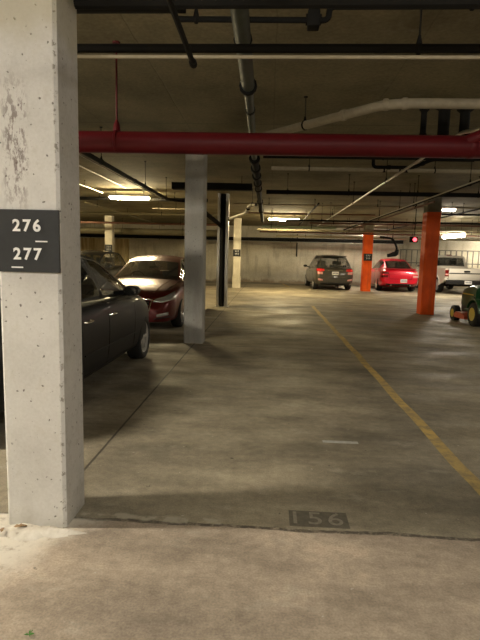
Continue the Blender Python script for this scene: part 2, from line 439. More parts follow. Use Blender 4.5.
# ---------------------------------------------------------------- the setting
XL, XR, YF, YB, YB2, HC = -13.0, 15.0, -6.0, 30.7, 33.2, 3.4
def struct(name, bm, mat, **k):
    o = link(name, bm, mat, None, smooth=False); o['kind'] = 'structure'; return o
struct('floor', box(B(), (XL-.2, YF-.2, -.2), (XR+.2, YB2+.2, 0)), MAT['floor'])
struct('ceiling', box(B(), (XL-.2, YF-.2, HC), (XR+.2, YB2+.2, HC+.25)), MAT['ceiling'])
struct('wall_left', box(B(), (XL-.2, YF, 0), (XL, YB, HC)), MAT['wall'])
struct('wall_right', box(B(), (XR, YF, 0), (XR+.2, YB2, HC)), MAT['wall'])
struct('wall_front', box(B(), (XL-.2, YF-.2, 0), (XR+.2, YF, HC)), MAT['wall'])
struct('wall_back', prism(B(), [(XL-.2, YB), (7.7, YB), (7.7, YB2), (XR+.2, YB2), (XR+.2, YB2+.2), (7.5, YB2+.2), (7.5, YB+.2), (XL-.2, YB+.2)], 0, HC, 'Z'), MAT['wall'])
# ribbed tan boarding on the far left
bm = B(); x = XL+.02; k = 0
pts = [(XL+.02, YB-.012)]
while x < -8.75:
    pts += [(x+.02, YB-.012), (x+.04, YB-.05), (x+.18, YB-.05), (x+.20, YB-.012)]; x += .24
pts += [(x, YB-.012), (x, YB-.003), (XL+.02, YB-.003)]
struct('trim_1', prism(bm, pts, .05, 2.95, 'Z'), MAT['board'])

# ---------------------------------------------------------------- pillars
def column(name, cx, cy, wx, wy, z1, mat, label, chamfer=.015, group=None, foot=None):
    bm = B(); box(bm, (-wx/2, -wy/2, 0), (wx/2, wy/2, z1))
    es = [e for e in bm.edges if abs(e.verts[0].co.z-e.verts[1].co.z) > .5]
    bmesh.ops.bevel(bm, geom=es, offset=chamfer, segments=1, affect='EDGES')
    o = link(name, bm, mat, None, smooth=False); o.location = (cx, cy, 0)
    prop(o, label, 'pillar', group)
    return o
p1 = column('concrete_pillar', -1.274, 2.75, .342, .30, HC, MAT['pillar'], 'chalky white concrete pillar nearest the viewer carrying the black 276 and 277 plate', .016)
p2 = column('concrete_pillar', -1.315, 8.87, .34, .34, HC, MAT['grey_pillar'], 'plain grey concrete pillar beside the front of the dark red saloon', .02)
p3 = column('concrete_pillar', -1.62, 24.9, .36, .36, HC, MAT['cream_pillar'], 'slim cream pillar with a small black number plate before the bare far wall', .02)
link('pillar_foot', box(B(), (-.2, -.2, 0), (.2, .2, .55), .015), MAT['cream_pillar'], p3)
p4 = column('concrete_pillar', -8.02, 24.9, .38, .36, HC, MAT['cream_pillar'], 'slim cream pillar at far left behind the dark cars', .02)
def orange_pillar(cx, cy, wx, wy, label):
    o = column('painted_pillar', cx, cy, wx, wy, HC, MAT['bare'], label, .02)
    bm = B(); box(bm, (-wx/2-.004, -wy/2-.004, 0), (wx/2+.004, wy/2+.004, 2.93))
    es = [e for e in bm.edges if abs(e.verts[0].co.z-e.verts[1].co.z) > .5]
    bmesh.ops.bevel(bm, geom=es, offset=.02, segments=1, affect='EDGES')
    s = link('orange_paint', bm, MAT['orange'], o, smooth=False); s['label'] = 'orange painted lower length of the pillar'
    return o
o1 = orange_pillar(4.62, 14.95, .38, .42, 'orange painted pillar between the red coupe and the white pickup')
o2 = orange_pillar(4.76, 25.0, .42, .42, 'orange painted pillar between the grey hatchback and the red coupe')
# steel H column
bm = B(); 
box(bm, (-.165, -.15, 0), (-.085, .15, HC)); box(bm, (.085, -.15, 0), (.165, .15, HC)); pass
h = link('steel_column', bm, MAT['steel'], None, smooth=False); h.location = (-1.43, 15.3, 0)
prop(h, 'grey steel channel column with dark recess behind the grey pillar', 'column')
link('web', box(B(), (-.085, .03, 0), (.085, .05, HC)), MAT['blackpipe'], h, smooth=False)  # recess darkness is put into the web's black colour
link('base_plate', box(B(), (-.22, -.22, 0), (.22, .22, .02)), MAT['steel'], h, smooth=False)
# bearing cap at the head of the plain grey pillar's row and conduit straps on the orange pillar
bm = B(); tube(bm, [(4.92, 15.21, 2.2), (4.92, 15.21, HC)], .022, 8)
prop(link('conduit', bm, MAT['conduit']), 'pale upright conduit against the far side of the nearer orange pillar', 'conduit')

# number plates
sg = empty('number_plate', (-1.272, 2.6, 0), label='black plate reading 276 and 277 fixed across the nearest white pillar', cat='sign')
bm = B(); box(bm, (-.157, -.018, 1.441), (.171, -.001, 1.766), .003)
pl = link('plate', bm, MAT['signblack'], sg, smooth=False)
R90 = (PI/2, 0, 0)
text_mesh('number', '276', .084, MAT['signwhite'], sg, (.0, -.0195, 1.681), R90, .0012, .0024, 1.3)
text_mesh('number', '277', .084, MAT['signwhite'], sg, (.0, -.0195, 1.534), R90, .0012, .0024, 1.3)
link('dash', rbox(B(), (.078, -.0195, 1.603), (.064, .003, .007)), MAT['signwhite'], sg, smooth=False)
link('dash', rbox(B(), (-.056, -.0195, 1.466), (.062, .003, .007)), MAT['signwhite'], sg, smooth=False)
def small_plate(x, y, z, wd, ht, label):
    o = empty('number_plate', (x, y, 0), label=label, cat='sign')
    link('plate', box(B(), (-wd/2, -.012, z-ht/2), (wd/2, 0, z+ht/2), .003), MAT['signblack'], o, smooth=False)
    for dz in (.075, -.06):
        bm = B()
        for dx in (-.075, 0, .075):
            bm2 = tube(bm, bend([(dx-.02, -.015, z+dz+.035), (dx+.022, -.015, z+dz+.03), (dx-.004, -.015, z+dz-.036)], .01, 3), .007, 6)
        link('number', bm, MAT['signwhite'], o)
    return o
small_plate(-1.62, 24.72, 1.72, .37, .34, 'small black number plate on the slim cream pillar in the middle')
small_plate(-8.02, 24.72, 1.80, .38, .36, 'small black number plate on the far left cream pillar')
small_plate(4.76, 24.786, 1.66, .40, .34, 'small black number plate on the farther orange pillar')

# ---------------------------------------------------------------- marks and litter on the floor
bm = B(); n = 40; L0, L1 = 2.74, 16.4; vs = []
for i in range(n+1):
    y = L0+(L1-L0)*i/n; c = 1.50 - .004*(y-3)+ .008*math.sin(i*1.3); j = random.uniform(-.004, .004)
    vs.append((bm.verts.new((c-.052+j, y, .0015)), bm.verts.new((c+.052+j, y, .0015))))
for a, b in zip(vs, vs[1:]): bm.faces.new((a[0], a[1], b[1], b[0]))
prop(link('painted_line', bm, MAT['yellowline'], None, False), 'long worn yellow line painted down the middle of the floor', 'floor marking')
bm = B(); vs = []
for i in range(9):
    y = 26.6+3.4*i/8; x = 1.05-.07*(y-26.6)
    vs.append((bm.verts.new((x-.05, y, .0015)), bm.verts.new((x+.05, y, .0015))))
for a, b in zip(vs, vs[1:]): bm.faces.new((a[0], a[1], b[1], b[0]))
prop(link('painted_line', bm, MAT['yellowline'], None, False), 'short yellow bay line on the far floor left of the grey hatchback', 'floor marking')
st = empty('stencilled_number', (.315, 2.845, 0), 0, label='faded stencilled bay number on a worn dark block at the front slab joint', cat='floor marking')
bm = B(); box(bm, (-.15, -.09, 0), (.20, .09, .0012)); link('paint_block', bm, MAT['ghostdark'], st, smooth=False)
text_mesh('number', '156', .20, MAT['ghost'], st, (.005, .0, .0018), (0, 0, 0), .0003, .001, 1.2)
bm = B(); 
box(bm, (.50, 4.12, 0), (.80, 4.17, .0015)); 
prop(link('paint_dash', bm, MAT['paledash'], None, False), 'short pale dash of old paint left of the yellow line', 'floor marking')
# lime mound at pillar foot
bm = B(); n = 36; rings = []
for j, (s, z) in enumerate([(1.0, .0005), (.86, .006), (.7, .013), (.5, .02), (.25, .024)]):
    ring = []
    for i in range(n):
        a = 2*PI*i/n; rr = (.15+.03*math.sin(3*a+1)+.02*math.sin(7*a)+.012*math.sin(13*a))*s
        ring.append(bm.verts.new((rr*1.45*math.cos(a), rr*.5*math.sin(a), z+random.uniform(0, .004)*(j > 0))))
    rings.append(ring)
for a, b in zip(rings, rings[1:]):
    for i in range(n): bm.faces.new((a[i], a[(i+1) % n], b[(i+1) % n], b[i]))
bm.faces.new(rings[-1])
o = link('plaster_mound', bm, MAT['plaster']); o.location = (-1.26, 2.545, 0); prop(o, 'low crust of white lime spilled at the nearest pillar foot', 'plaster')
def leaf(x, y, rz, s, label):
    bm = B(); P = [(-1, 0), (-.6, .35), (-.2, .3), (0, .6), (.3, .35), (.9, .25), (1.1, 0), (.9, -.3), (.3, -.3), (0, -.55), (-.3, -.3), (-.6, -.3)]
    c = bm.verts.new((0, 0, .012)); vs = [bm.verts.new((a*s, b*s, .004+.018*abs(b)+random.uniform(0, .008))) for a, b in P]
    for i in range(len(vs)): bm.faces.new((c, vs[i], vs[(i+1) % len(vs)]))
    o = link('dry_leaf', bm, MAT['leaf']); md = o.modifiers.new('thick', 'SOLIDIFY'); md.thickness = .0012
    o.location = (x, y, .02); o.rotation_euler.z = rz; prop(o, label, 'leaf', 'dry leaves by the pillar')
leaf(-1.34, 2.545, .3, .035, 'dry brown leaf on the lime crust under the pillar face')
leaf(-1.42, 2.50, 1.9, .024, 'small curled leaf left of the larger one by the pillar foot')
bm = B()
tube(bm, [(0, 0, 0), (.004, .004, .015), (.012, .006, .026)], .0012, 6)
for a in (0, 1.9, 3.6):
    tube(bm, [(0, 0, .006), (.010*math.cos(a), .010*math.sin(a), .014), (.020*math.cos(a), .02*math.sin(a), .015)], [.001, .0035, .0006], 6)
o = link('weed_sprig', bm, MAT['sprig']); o.location = (-.925, 1.80, 0); prop(o, 'tiny green sprig on the pale front slab at lower left', 'plant')

# ---------------------------------------------------------------- ceiling lights
lm = {}
for i, (x, y, z, rz, ln, st_, col, lab) in enumerate(FIX):
    e = empty('fluorescent_light', (x, y, z), rz, label=lab, cat='ceiling light', group=None)
    bm = B(); prism(bm, [(-.10, .07), (.10, .07), (.10, .03), (.085, .02), (-.085, .02), (-.10, .03)], -ln/2-.03, ln/2+.03, 'X')
    link('housing', bm, MAT['tray'], e, smooth=False)
    g = glow('lit_tube_%d' % i, col, st_)
    dz = 1.6 if z < 3 else 1
    bm = B(); sec = []
    for q, k in ((-1, .35), (-.97, .75), (-.9, 1), (.9, 1), (.97, .75), (1, .35)):
        sec.append([bm.verts.new((q*ln/2, .075*dz*k*math.cos(a*PI/10), .018-.075*dz*k*math.sin(a*PI/10))) for a in range(11)])
    for u, v in zip(sec, sec[1:]):
        for a in range(11): bm.faces.new((u[a], u[(a+1) % 11], v[(a+1) % 11], v[a]))
    bm.faces.new(sec[0]); bm.faces.new(sec[-1])
    link('diffuser', bm, g, e, angle=40)
    if z < 3: e.rotation_euler.y = -.11
    for sx in (-1, 1):
        link('end_cap', box(B(), (sx*(ln/2+.012)-.012, -.05, -.02), (sx*(ln/2+.012)+.012, .05, .03)), MAT['tray'], e, smooth=False)
        if HC - z > .08:
            link('hanger', tube(B(), [(sx*ln*.35, 0, .07), (sx*ln*.35, 0, HC-z)], .006, 6), MAT['blackpipe'], e)
# the red signal lamp by the orange pillar
e = empty('signal_lamp', (4.62, 16.5, 0), label='glowing red signal lamp hung left of the nearer orange pillar', cat='signal lamp')
zz = 2.22
link('housing', box(B(), (-.15, 0, zz-.09), (.10, .12, zz+.09), .02), MAT['blackpipe'], e)
link('lens', lathe(B(), [(-.04, .0), (-.035, .03), (-.025, .055), (0, .065)], 20, 'Y', (0.0, 0, zz)), MAT['redglow'], e)
link('hanger', tube(B(), [(0, .06, zz+.13), (0, .06, HC)], .012, 8), MAT['blackpipe'], e)
# ---------------------------------------------------------------- pipes under the ceiling
LONG = [(-.3, 3.0, .10, 1, 20.5), (1.97, 2.9, .03, 4.7, 28.6), (3.42, 2.9, .035, 3.4, 24), (3.36, 2.885, .02, 3.4, 20), (4.05, 3.02, .03, 13, 29), (6.1, 3.1, .03, 9, 28),
        (1.38, 3.14, .03, 15, 28), (-5.9, 3.14, .03, 15.8, 28), (-2.6, 2.9, .06, 4.9, 12.6), (-4.05, 3.36, .02, 6.5, 14.8), (-4.75, 3.25, .02, 7.5, 15.2)]
def clear(x0, x1, y, z, r):
    """slide a cross run a little nearer or farther until it misses the runs going away"""
    for d in range(0, 40):
        for sg_ in (1, -1):
            k = 1+sg_*d*.006; yy, zz_ = y*k, 1.55+(z-1.55)*k
            if zz_+r < HC-.01 and all(not (x0-.05 < a[0] < x1+.05 and a[3]-.1 < yy < a[4]+.1 and abs(zz_-a[1]) < r+a[2]+.012) for a in LONG): return yy, zz_
    return y, z
def ring(bm, p, d, r, w):
    p, d = Vector(p), Vector(d).normalized(); tube(bm, [p-d*w/2, p-d*w*.3, p+d*w*.3, p+d*w/2], [r*.93, r, r, r*.93], 12)
def hanger(par, p, r, d, mat='blackpipe', rr=.006):
    bm = B(); p = Vector(p)
    ring(bm, p, d, r+.008, .022); tube(bm, [p+Vector((0, 0, r)), Vector((p.x, p.y, HC))], rr, 6)
    tube(bm, [p+Vector((0, 0, r)), p+Vector((0, 0, r+.05))], [.02, .009], 8)
    tube(bm, [(p.x, p.y, HC-.012), (p.x, p.y, HC)], .022, 8)
    return link('hanger', bm, MAT[mat], par)
def pipe(label, pts, r, mat='blackpipe', br=.08, hang=(), coup=(), name='pipe', cat='pipe', hmat='blackpipe', cmat=None):
    """hang / coup: fractions along the straight line from the first to the last point of a leg (leg, t)"""
    pts = [Vector(p) for p in pts]
    o = link(name, tube(B(), bend(pts, br) if len(pts) > 2 else pts, r, 14 if r > .04 else 8), MAT[mat])
    prop(o, label, cat)
    def at(q):
        l, t = q if hasattr(q, '__len__') else (0, q)
        return pts[l].lerp(pts[l+1], t), (pts[l+1]-pts[l])
    for q in hang: p, d = at(q); hanger(o, p, r, d, hmat)
    for q in coup:
        p, d = at(q); bm = B(); ring(bm, p, d, r*1.16+.004 if r < .08 else r*1.05, max(.05, min(.07, r*1.1))); link('coupling', bm, MAT[cmat or mat], o)
    return o
fx = lambda x0, x1, *xs: [(x-x0)/(x1-x0) for x in xs]
# red fire main
rm = pipe('big dark red fire main crossing the whole view under the ceiling', [(-9, 4.58, 2.555), (10, 4.66, 2.535)], .095, 'redpipe', coup=fx(-9, 10, 1.72, 5), cmat='redpipe')
bm = B(); tube(bm, [(-1.41, 4.61, 2.65), (-1.41, 4.61, HC)], .009, 8); ring(bm, (-1.41, 4.61, 2.553), (1, 0, 0), .103, .03); tube(bm, [(-1.41, 4.61, 2.64), (-1.41, 4.61, 2.70), (-1.41, 4.61, 2.74)], [.035, .028, .01], 10)
tube(bm, [(-1.41, 4.61, HC-.015), (-1.41, 4.61, HC)], .035, 8); link('hanger', bm, MAT['redpipe'], rm)
bm = B(); tube(bm, bend([(1.62, 4.62, 2.56), (1.80, 4.52, 2.63), (2.15, 4.28, 2.79), (3.6, 4.0, 2.84)], .12), .055, 12); b = link('branch', bm, MAT['redpipe'], rm); b['label'] = 'thinner red branch rising to the right'
# grey-green drain running away from the viewer
gp = pipe('fat grey-green drain pipe running away overhead, thin and black farther off', [(-.215, 1.2, 3.0), (-.23, 4.5, 3.0)], .056, 'greypipe', hang=(.25, .72))
bm = B(); ring(bm, (-.23, 4.5, 3.0), (0, 1, 0), .078, .05); link('coupling', bm, MAT['blackpipe'], gp)
b = link('far_length', tube(B(), [(-.23, 4.5, 3.0), (-.27, 7.6, 3.0)], .042, 12), MAT['greypipe'], gp); b['label'] = 'bare grey length beyond the coupling'
bm = B(); tube(bm, [(-.27, 7.6, 3.0), (-.33, 20.5, 2.98)], .06, 12)
for y in (7.7, 8.5, 9.3, 10.2, 11.0, 13.5, 16): ring(bm, (-.27-.005*(y-7.6), y, 3.0), (0, 1, 0), .085, .14)
b = link('far_length', bm, MAT['blackpipe'], gp); b['label'] = 'black jointed length beyond the red main'
for y in (5.2, 6.2): bm = B(); ring(bm, (-.23-.013*(y-4.5), y, 3.0), (0, 1, 0), .052, .05); link('coupling', bm, MAT['blackpipe'], gp)
# transverse runs overhead
pipe('black pipe crossing at the very top edge of the view', [(-8, 2.87, 2.90), (8, 2.87, 2.90)], .03, hang=fx(-8, 8, -3, 3))
bm = B(); box(bm, (-6, 3.40, 3.13), (-.60, 3.50, 3.24), .006); o = link('duct', bm, MAT['blackpipe']); prop(o, 'flat black duct ending short of the grey-green drain at upper left', 'duct')
for x in (-1.7, -.8): link('hanger', tube(B(), [(x, 3.45, 3.24), (x, 3.45, HC)], .008, 6), MAT['blackpipe'], o)
vp = pipe('thin black pipe with a valve and swan-neck at upper middle', [(-.66, 3.54, 3.115), (.34, 3.54, 3.105), (.34, 3.54, 3.19), (3.4, 3.54, 3.19)], .02, br=.05, hang=[(0, .12), (2, .3)])
bm = B(); box(bm, (.20, 3.49, 3.055), (.28, 3.59, 3.16), .012); tube(bm, [(.24, 3.54, 3.16), (.24, 3.54, 3.20)], .03, 10); tube(bm, [(.19, 3.54, 3.11), (.29, 3.54, 3.11)], .034, 10); link('valve', bm, MAT['blackpipe'], vp)
pipe('black pipe just above its pale lit-edge tube, crossing above the red main', [(-8, 3.41, 2.88), (8, 3.41, 2.88)], .029, hang=fx(-8, 8, .9, 1.95))
pipe('pale tube for the lit underside of a black pipe, above the red main', [(-8, 3.40, 2.825), (8, 3.40, 2.825)], .012, 'creampipe', name='conduit', cat='conduit')  # pale tube added as the lit lower edge of the black pipe
pipe('open-ended dark tube slanting down at upper left', [(-.44, .9, 2.6), (-.455, 2.92, 2.6)], .015, hang=(.1,), coup=(.985,))
cp = pipe('cream wrapped pipe bending away behind the red main at upper right', [(-.12, 6.62, 3.08), (1.08, 5.28, 3.08), (1.33, 5.22, 3.08), (7, 5.26, 3.08)], .048, 'creampipe', br=.12, hang=[(0, .40), (2, .13), (2, .5)], coup=[(0, .72), (1, .1), (1, .8)])
# black floor-drain hubs dropping from the ceiling
for x, y, r, z, lab in ((2.04, 6.4, .075, 2.97, 'tall black drain hub dropping from the ceiling above the red main'),
                        (1.83, 6.5, .04, 3.03, 'small black drain stub left of the tall hub'),
                        (2.32, 6.5, .065, 3.04, 'short wide black drain hub right of the tall one')):
    bm = B(); lathe(bm, [(HC, r*1.5), (HC-.02, r*1.5), (HC-.05, r*.9), (z+.08, r*.9), (z+.06, r*1.15), (z, r*1.1)], 16, 'Z', (x, y, 0))
    prop(link('drain_hub', bm, MAT['blackpipe']), lab, 'drain')
pipe('black pipe close behind the red main', [(-.15, 8.05, 3.10), (9, 8.05, 3.10)], .022, hang=fx(-.27, 9, 1.6, 4))
pipe('cream pipe with open left end beyond the red main', [(-.02, 9.65, 3.2), (9, 9.75, 3.2)], .036, 'creampipe', hang=fx(0, 9, .7, 3.0))
sp = pipe('short black sprinkler branch hanging beyond the red main', [(1.62, 8.42, HC), (1.62, 8.42, 3.03), (2.25, 8.42, 3.03), (2.55, 8.42, 3.16), (3.2, 8.42, 3.16)], .028, br=.06, coup=[(1, .4), (2, .5)])
for x in (1.8, 2.05, 2.15): link('sprinkler_head', lathe(B(), [(3.03, .016), (2.97, .014), (2.955, .032), (2.95, .005)], 10, 'Z', (x, 8.42, 0)), MAT['blackpipe'], sp)
# runs going away
pipe('long grey conduit running away from the red main towards the bare wall', [(1.98, 4.9, 2.78), (1.98, 5.6, 2.9), (1.97, 28.6, 2.9)], .018, 'conduit', hang=[(1, .15), (1, .3), (1, .5), (1, .8)], name='conduit', cat='conduit', coup=[(1, .12)])
pipe('dark pipe running away above the nearer orange pillar', [(3.46, 5.0, 2.9), (3.42, 24, 2.9)], .030, 'blackpipe', hang=(.22, .40, .47, .6))
pipe('grey conduit strapped beside the dark pipe at upper right', [(3.38, 5.0, 2.885), (3.35, 20, 2.885)], .013, 'conduit', name='conduit', cat='conduit')
pipe('black pipe running back on the left then turning towards the steel column', [(-2.55, 4.9, 2.9), (-2.55, 12.5, 2.9), (-2.2, 13.0, 2.92)], .034, br=.2, hang=[(0, .35), (0, .7), (0, .97)], coup=[(0, .6)])
pipe('grey conduit beside the black pipe on the left', [(-2.68, 4.9, 2.9), (-2.66, 12.2, 2.9)], .013, 'conduit', name='conduit', cat='conduit')
pipe('thin pale conduit nearest the lit tube on the left', [(-4.05, 6.5, 3.36), (-4.05, 14.0, 3.36)], .014, 'conduit', name='conduit', cat='conduit')
pipe('thin pale conduit far left, lower of the two by the lit tube', [(-4.80, 7.5, 3.25), (-4.80, 14.3, 3.25)], .014, 'conduit', name='conduit', cat='conduit', hang=(.8,))
pipe('black pipe crossing just behind the lit tube on the left', [(-12, 15.2, 3.19), (-1.9, 15.2, 3.19)], .05, hang=fx(-12, -1.9, -5.2, -2.9))
bm = B(); box(bm, (-2.32, 11.75, 3.07), (-.45, 12.0, 3.22), .008); o = link('duct', bm, MAT['blackpipe']); prop(o, 'flat dark duct passing behind the plain grey pillar', 'duct')
for x in (-1.9, -.7): link('hanger', tube(B(), [(x, 11.9, 3.2), (x, 11.9, HC)], .008, 6), MAT['blackpipe'], o)
pipe('thick black pipe crossing in front of the middle ceiling light', [(-.12, 11.45, 2.995), (11, 11.45, 2.995)], .047, hang=fx(-.12, 11, .35, 1.7, 3.2, 4.5))
# drain gathering on the steel column
pipe('bright grey branch sloping down to the steel column', [(-.42, 13.9, 2.96), (-.62, 14.1, 2.96), (-.66, 14.2, 2.78), (-1.24, 14.84, 2.62)], .045, 'conduit', hang=[(0, .5)], br=.1, coup=[(1, .5), (2, .95)], cmat='blackpipe')
dpts = [(-2.1, 13.3, 2.95), (-1.62, 14.9, 2.56), (-1.43, 15.2, 2.4), (-1.43, 15.2, .02)]
dp = link('downpipe', tube(B(), bend([Vector(p)-Vector((-1.43, 15.3, 0)) for p in dpts], .1), .062, 14), MAT['blackpipe'], h)
for z in (2.0, 1.2): bm = B(); ring(bm, (0, -.1, z), (0, 0, 1), .075, .06); link('coupling', bm, MAT['blackpipe'], dp)
# far tangle of cross runs
T = [
 (-1.2, 12, 15.3, 3.12, .018, 'creampipe', 'thin cream pipe crossing in front of the middle ceiling light'),
 (-1.0, 3.9, 17.6, 3.06, .026, 'brownpipe', 'rusty brown pipe crossing level with the middle ceiling light'),
 (-3.9, -2.75, 16.6, 3.05, .02, 'creampipe', 'white pipe stub with bright fittings between the lit tube and the grey pillar'),
 (-.35, 2.6, 20.4, 2.76, .055, 'greenpipe', 'pale green pipe under the middle ceiling light'),
 (-12, 7.6, 29.5, 2.58, .10, 'blackpipe', 'long black pipe along the top of the bare far wall'),
 (-12, 7.6, 29.35, 2.45, .03, 'conduit', 'pale tube for the lit bottom edge of the black far wall pipe'),  # added to give the far wall pipe a lit bottom edge
 (-12.5, -2.4, 26.3, 2.72, .17, 'olivepipe', 'fat olive insulated pipe across the far left'),
 (-12.5, -2.0, 23.5, 2.98, .05, 'brownpipe', 'rusty brown pipe above the fat olive pipe at far left'),
 (-12.5, -1.8, 19.5, 3.1, .04, 'olivepipe', 'olive pipe crossing beyond the lit tube at left'),
 (2.2, 14, 12.6, 3.16, .02, 'creampipe', 'thin cream pipe crossing before the nearer orange pillar'),
 (.5, 14, 19.2, 2.95, .03, 'blackpipe', 'black pipe crossing behind the nearer orange pillar'),
 (1.4, 14, 21.2, 3.0, .03, 'brownpipe', 'rusty brown pipe behind the nearer orange pillar'),
 (-.5, 14, 23.6, 2.72, .035, 'brownpipe', 'low rusty pipe crossing before the farther orange pillar'),
 (-.6, 14, 24.4, 2.86, .045, 'olivepipe', 'olive pipe crossing at the farther orange pillar head'),
 (.3, 14, 26.5, 2.66, .05, 'olivepipe', 'olive pipe crossing over the grey hatchback'),
 (2.4, 14, 27.4, 2.80, .035, 'conduit', 'pale pipe crossing over the red coupe'),
 (4.9, 14, 16.4, 3.02, .03, 'blackpipe', 'black pipe right of the nearer orange pillar'),
 (5.2, 14, 22.4, 2.86, .035, 'creampipe', 'cream pipe crossing over the white pickup'),
 (5.0, 14, 25.8, 2.98, .05, 'brownpipe', 'rusty pipe crossing before the pickup light'),
]
for x0, x1, y, z, r, m, lab in T:
    y, z = clear(x0, x1, y, z, r)
    k = max(2, min(5, int((x1-x0)/2.8)))
    hs = [(i+.35+random.uniform(-.1, .1))/k for i in range(k)]
    pipe(lab, [(x0, y, z), (x1, y, z)], r, m, hang=hs, coup=[random.uniform(.05, .95) for _ in range(2 if r > .03 else 0)])
# bright fittings on the white stub
for x in (-3.55, -2.9, -2.55):
    pass
for x0, y0, y1, z, m, lab in ((4.05, 13, 29, 3.02, 'brownpipe', 'rusty pipe running away just left of the orange pillars'), (6.1, 9, 28, 3.1, 'blackpipe', 'black pipe running away right of the orange pillars'),
                              (1.38, 15, 28, 3.14, 'blackpipe', 'thin black pipe running away past the middle ceiling light'), (-5.9, 15.8, 28, 3.14, 'olivepipe', 'olive pipe running away at the far left')):
    pipe(lab, [(x0, y0, z), (x0, y1, z)], .024, m, hang=(.1, .4, .75))
# black trap assembly in front of the farther orange pillar's right side
tr = pipe('black drain trap hanging between the farther orange pillar and the red coupe', [(5.15, 24.2, 2.62), (5.75, 24.2, 2.56), (5.95, 24.2, 2.2), (5.98, 24.2, 1.95), (5.6, 24.2, 1.80)], .05, br=.16, coup=[(0, .3), (1, .5), (3, .5)])
link('hanger', tube(B(), [(5.75, 24.2, 2.5), (5.75, 24.2, HC)], .02, 8), MAT['blackpipe'], tr)
link('elbow', tube(B(), bend([(5.98, 24.2, 2.05), (5.98, 24.2, 1.82), (5.55, 24.2, 1.76)], .1), .085, 12), MAT['blackpipe'], tr)
# upright rod on the bare wall
pipe('thin black rod standing high on the bare wall left of the grey hatchback', [(1.62, 30.66, 1.62), (1.62, 30.66, 2.95)], .03, name='rod', cat='rod')
# fence on the low ramp wall behind the pickup
fe = empty('ramp_fence', (0, 0, 0), label='pale upright-barred fence behind the white pickup', cat='fence')
for z in (1.42, 2.22): link('rail', box(B(), (8.1, 32.0, z-.03), (14.6, 32.06, z+.03)), MAT['fence'], fe, smooth=False)
bars = B()
x = 8.15
i = 0
while x < 14.6:
    w_ = .035 if i % 5 else .05
    link('bar', box(B(), (x-w_/2-.01, 32.0, 1.2), (x+w_/2+.01, 32.05, 2.2)), MAT['fence'], fe, smooth=False); x += .34; i += 1
bars.free()
struct('wall_ramp', box(B(), (7.7, 31.9, 0), (XR, 32.15, 1.2)), MAT['wall'])
# ---------------------------------------------------------------- vehicles
def boolean_cut(o, cutters):
    cb = B()
    for c in cutters: lathe(cb, [(c[0], c[3]), (c[1], c[3])], 40, 'X', (0, c[2][0], c[2][1]))
    co = link('cutter', cb, MAT['under'])
    md = o.modifiers.new('cut', 'BOOLEAN'); md.operation = 'DIFFERENCE'; md.solver = 'EXACT'; md.object = co
    md.material_mode = 'TRANSFER'
    dg = bpy.context.evaluated_depsgraph_get(); dg.update()
    me = bpy.data.meshes.new_from_object(o.evaluated_get(dg)); o.modifiers.clear(); o.data = me
    bpy.data.objects.remove(co)
def wheel(parent, x, y, R, wd, side, spokes=7, rim='alloy'):
    """side = +1: outer face looks to +X"""
    s = side
    bm = lathe(B(), [(x-s*wd/2, R*.68), (x-s*wd/2, R*.93), (x-s*wd*.38, R*.99), (x-s*wd*.15, R), (x+s*wd*.15, R), (x+s*wd*.38, R*.99), (x+s*wd/2, R*.93), (x+s*wd*.52, R*.8), (x+s*wd*.46, R*.69)], 36, 'X', (0, y, R), cap=False)
    wh = link('wheel', bm, MAT['rubber'], parent, angle=50)
    bm = lathe(B(), [(x-s*wd*.3, R*.66), (x+s*wd*.44, R*.70), (x+s*wd*.47, R*.68), (x+s*wd*.36, R*.62), (x-s*wd*.28, R*.60)], 36, 'X', (0, y, R), cap=False)
    xo = x+s*wd*.36
    lathe(bm, [(xo-s*.03, R*.16), (xo+s*.006, R*.16), (xo+s*.014, R*.08)], 20, 'X', (0, y, R))
    for k in range(spokes):
        a = 2*PI*k/spokes
        rbox(bm, (xo-s*.008, y+math.cos(a)*R*.37, R+math.sin(a)*R*.37), (.03, R*.52, R*.13), Matrix.Rotation(a, 3, 'X'), .006)
    link('rim', bm, MAT[rim], wh)
    bm = lathe(B(), [(x+s*wd*.02, R*.5), (x+s*wd*.1, R*.5)], 24, 'X', (0, y, R)); link('brake_disc', bm, MAT['under'], wh)
    return wh
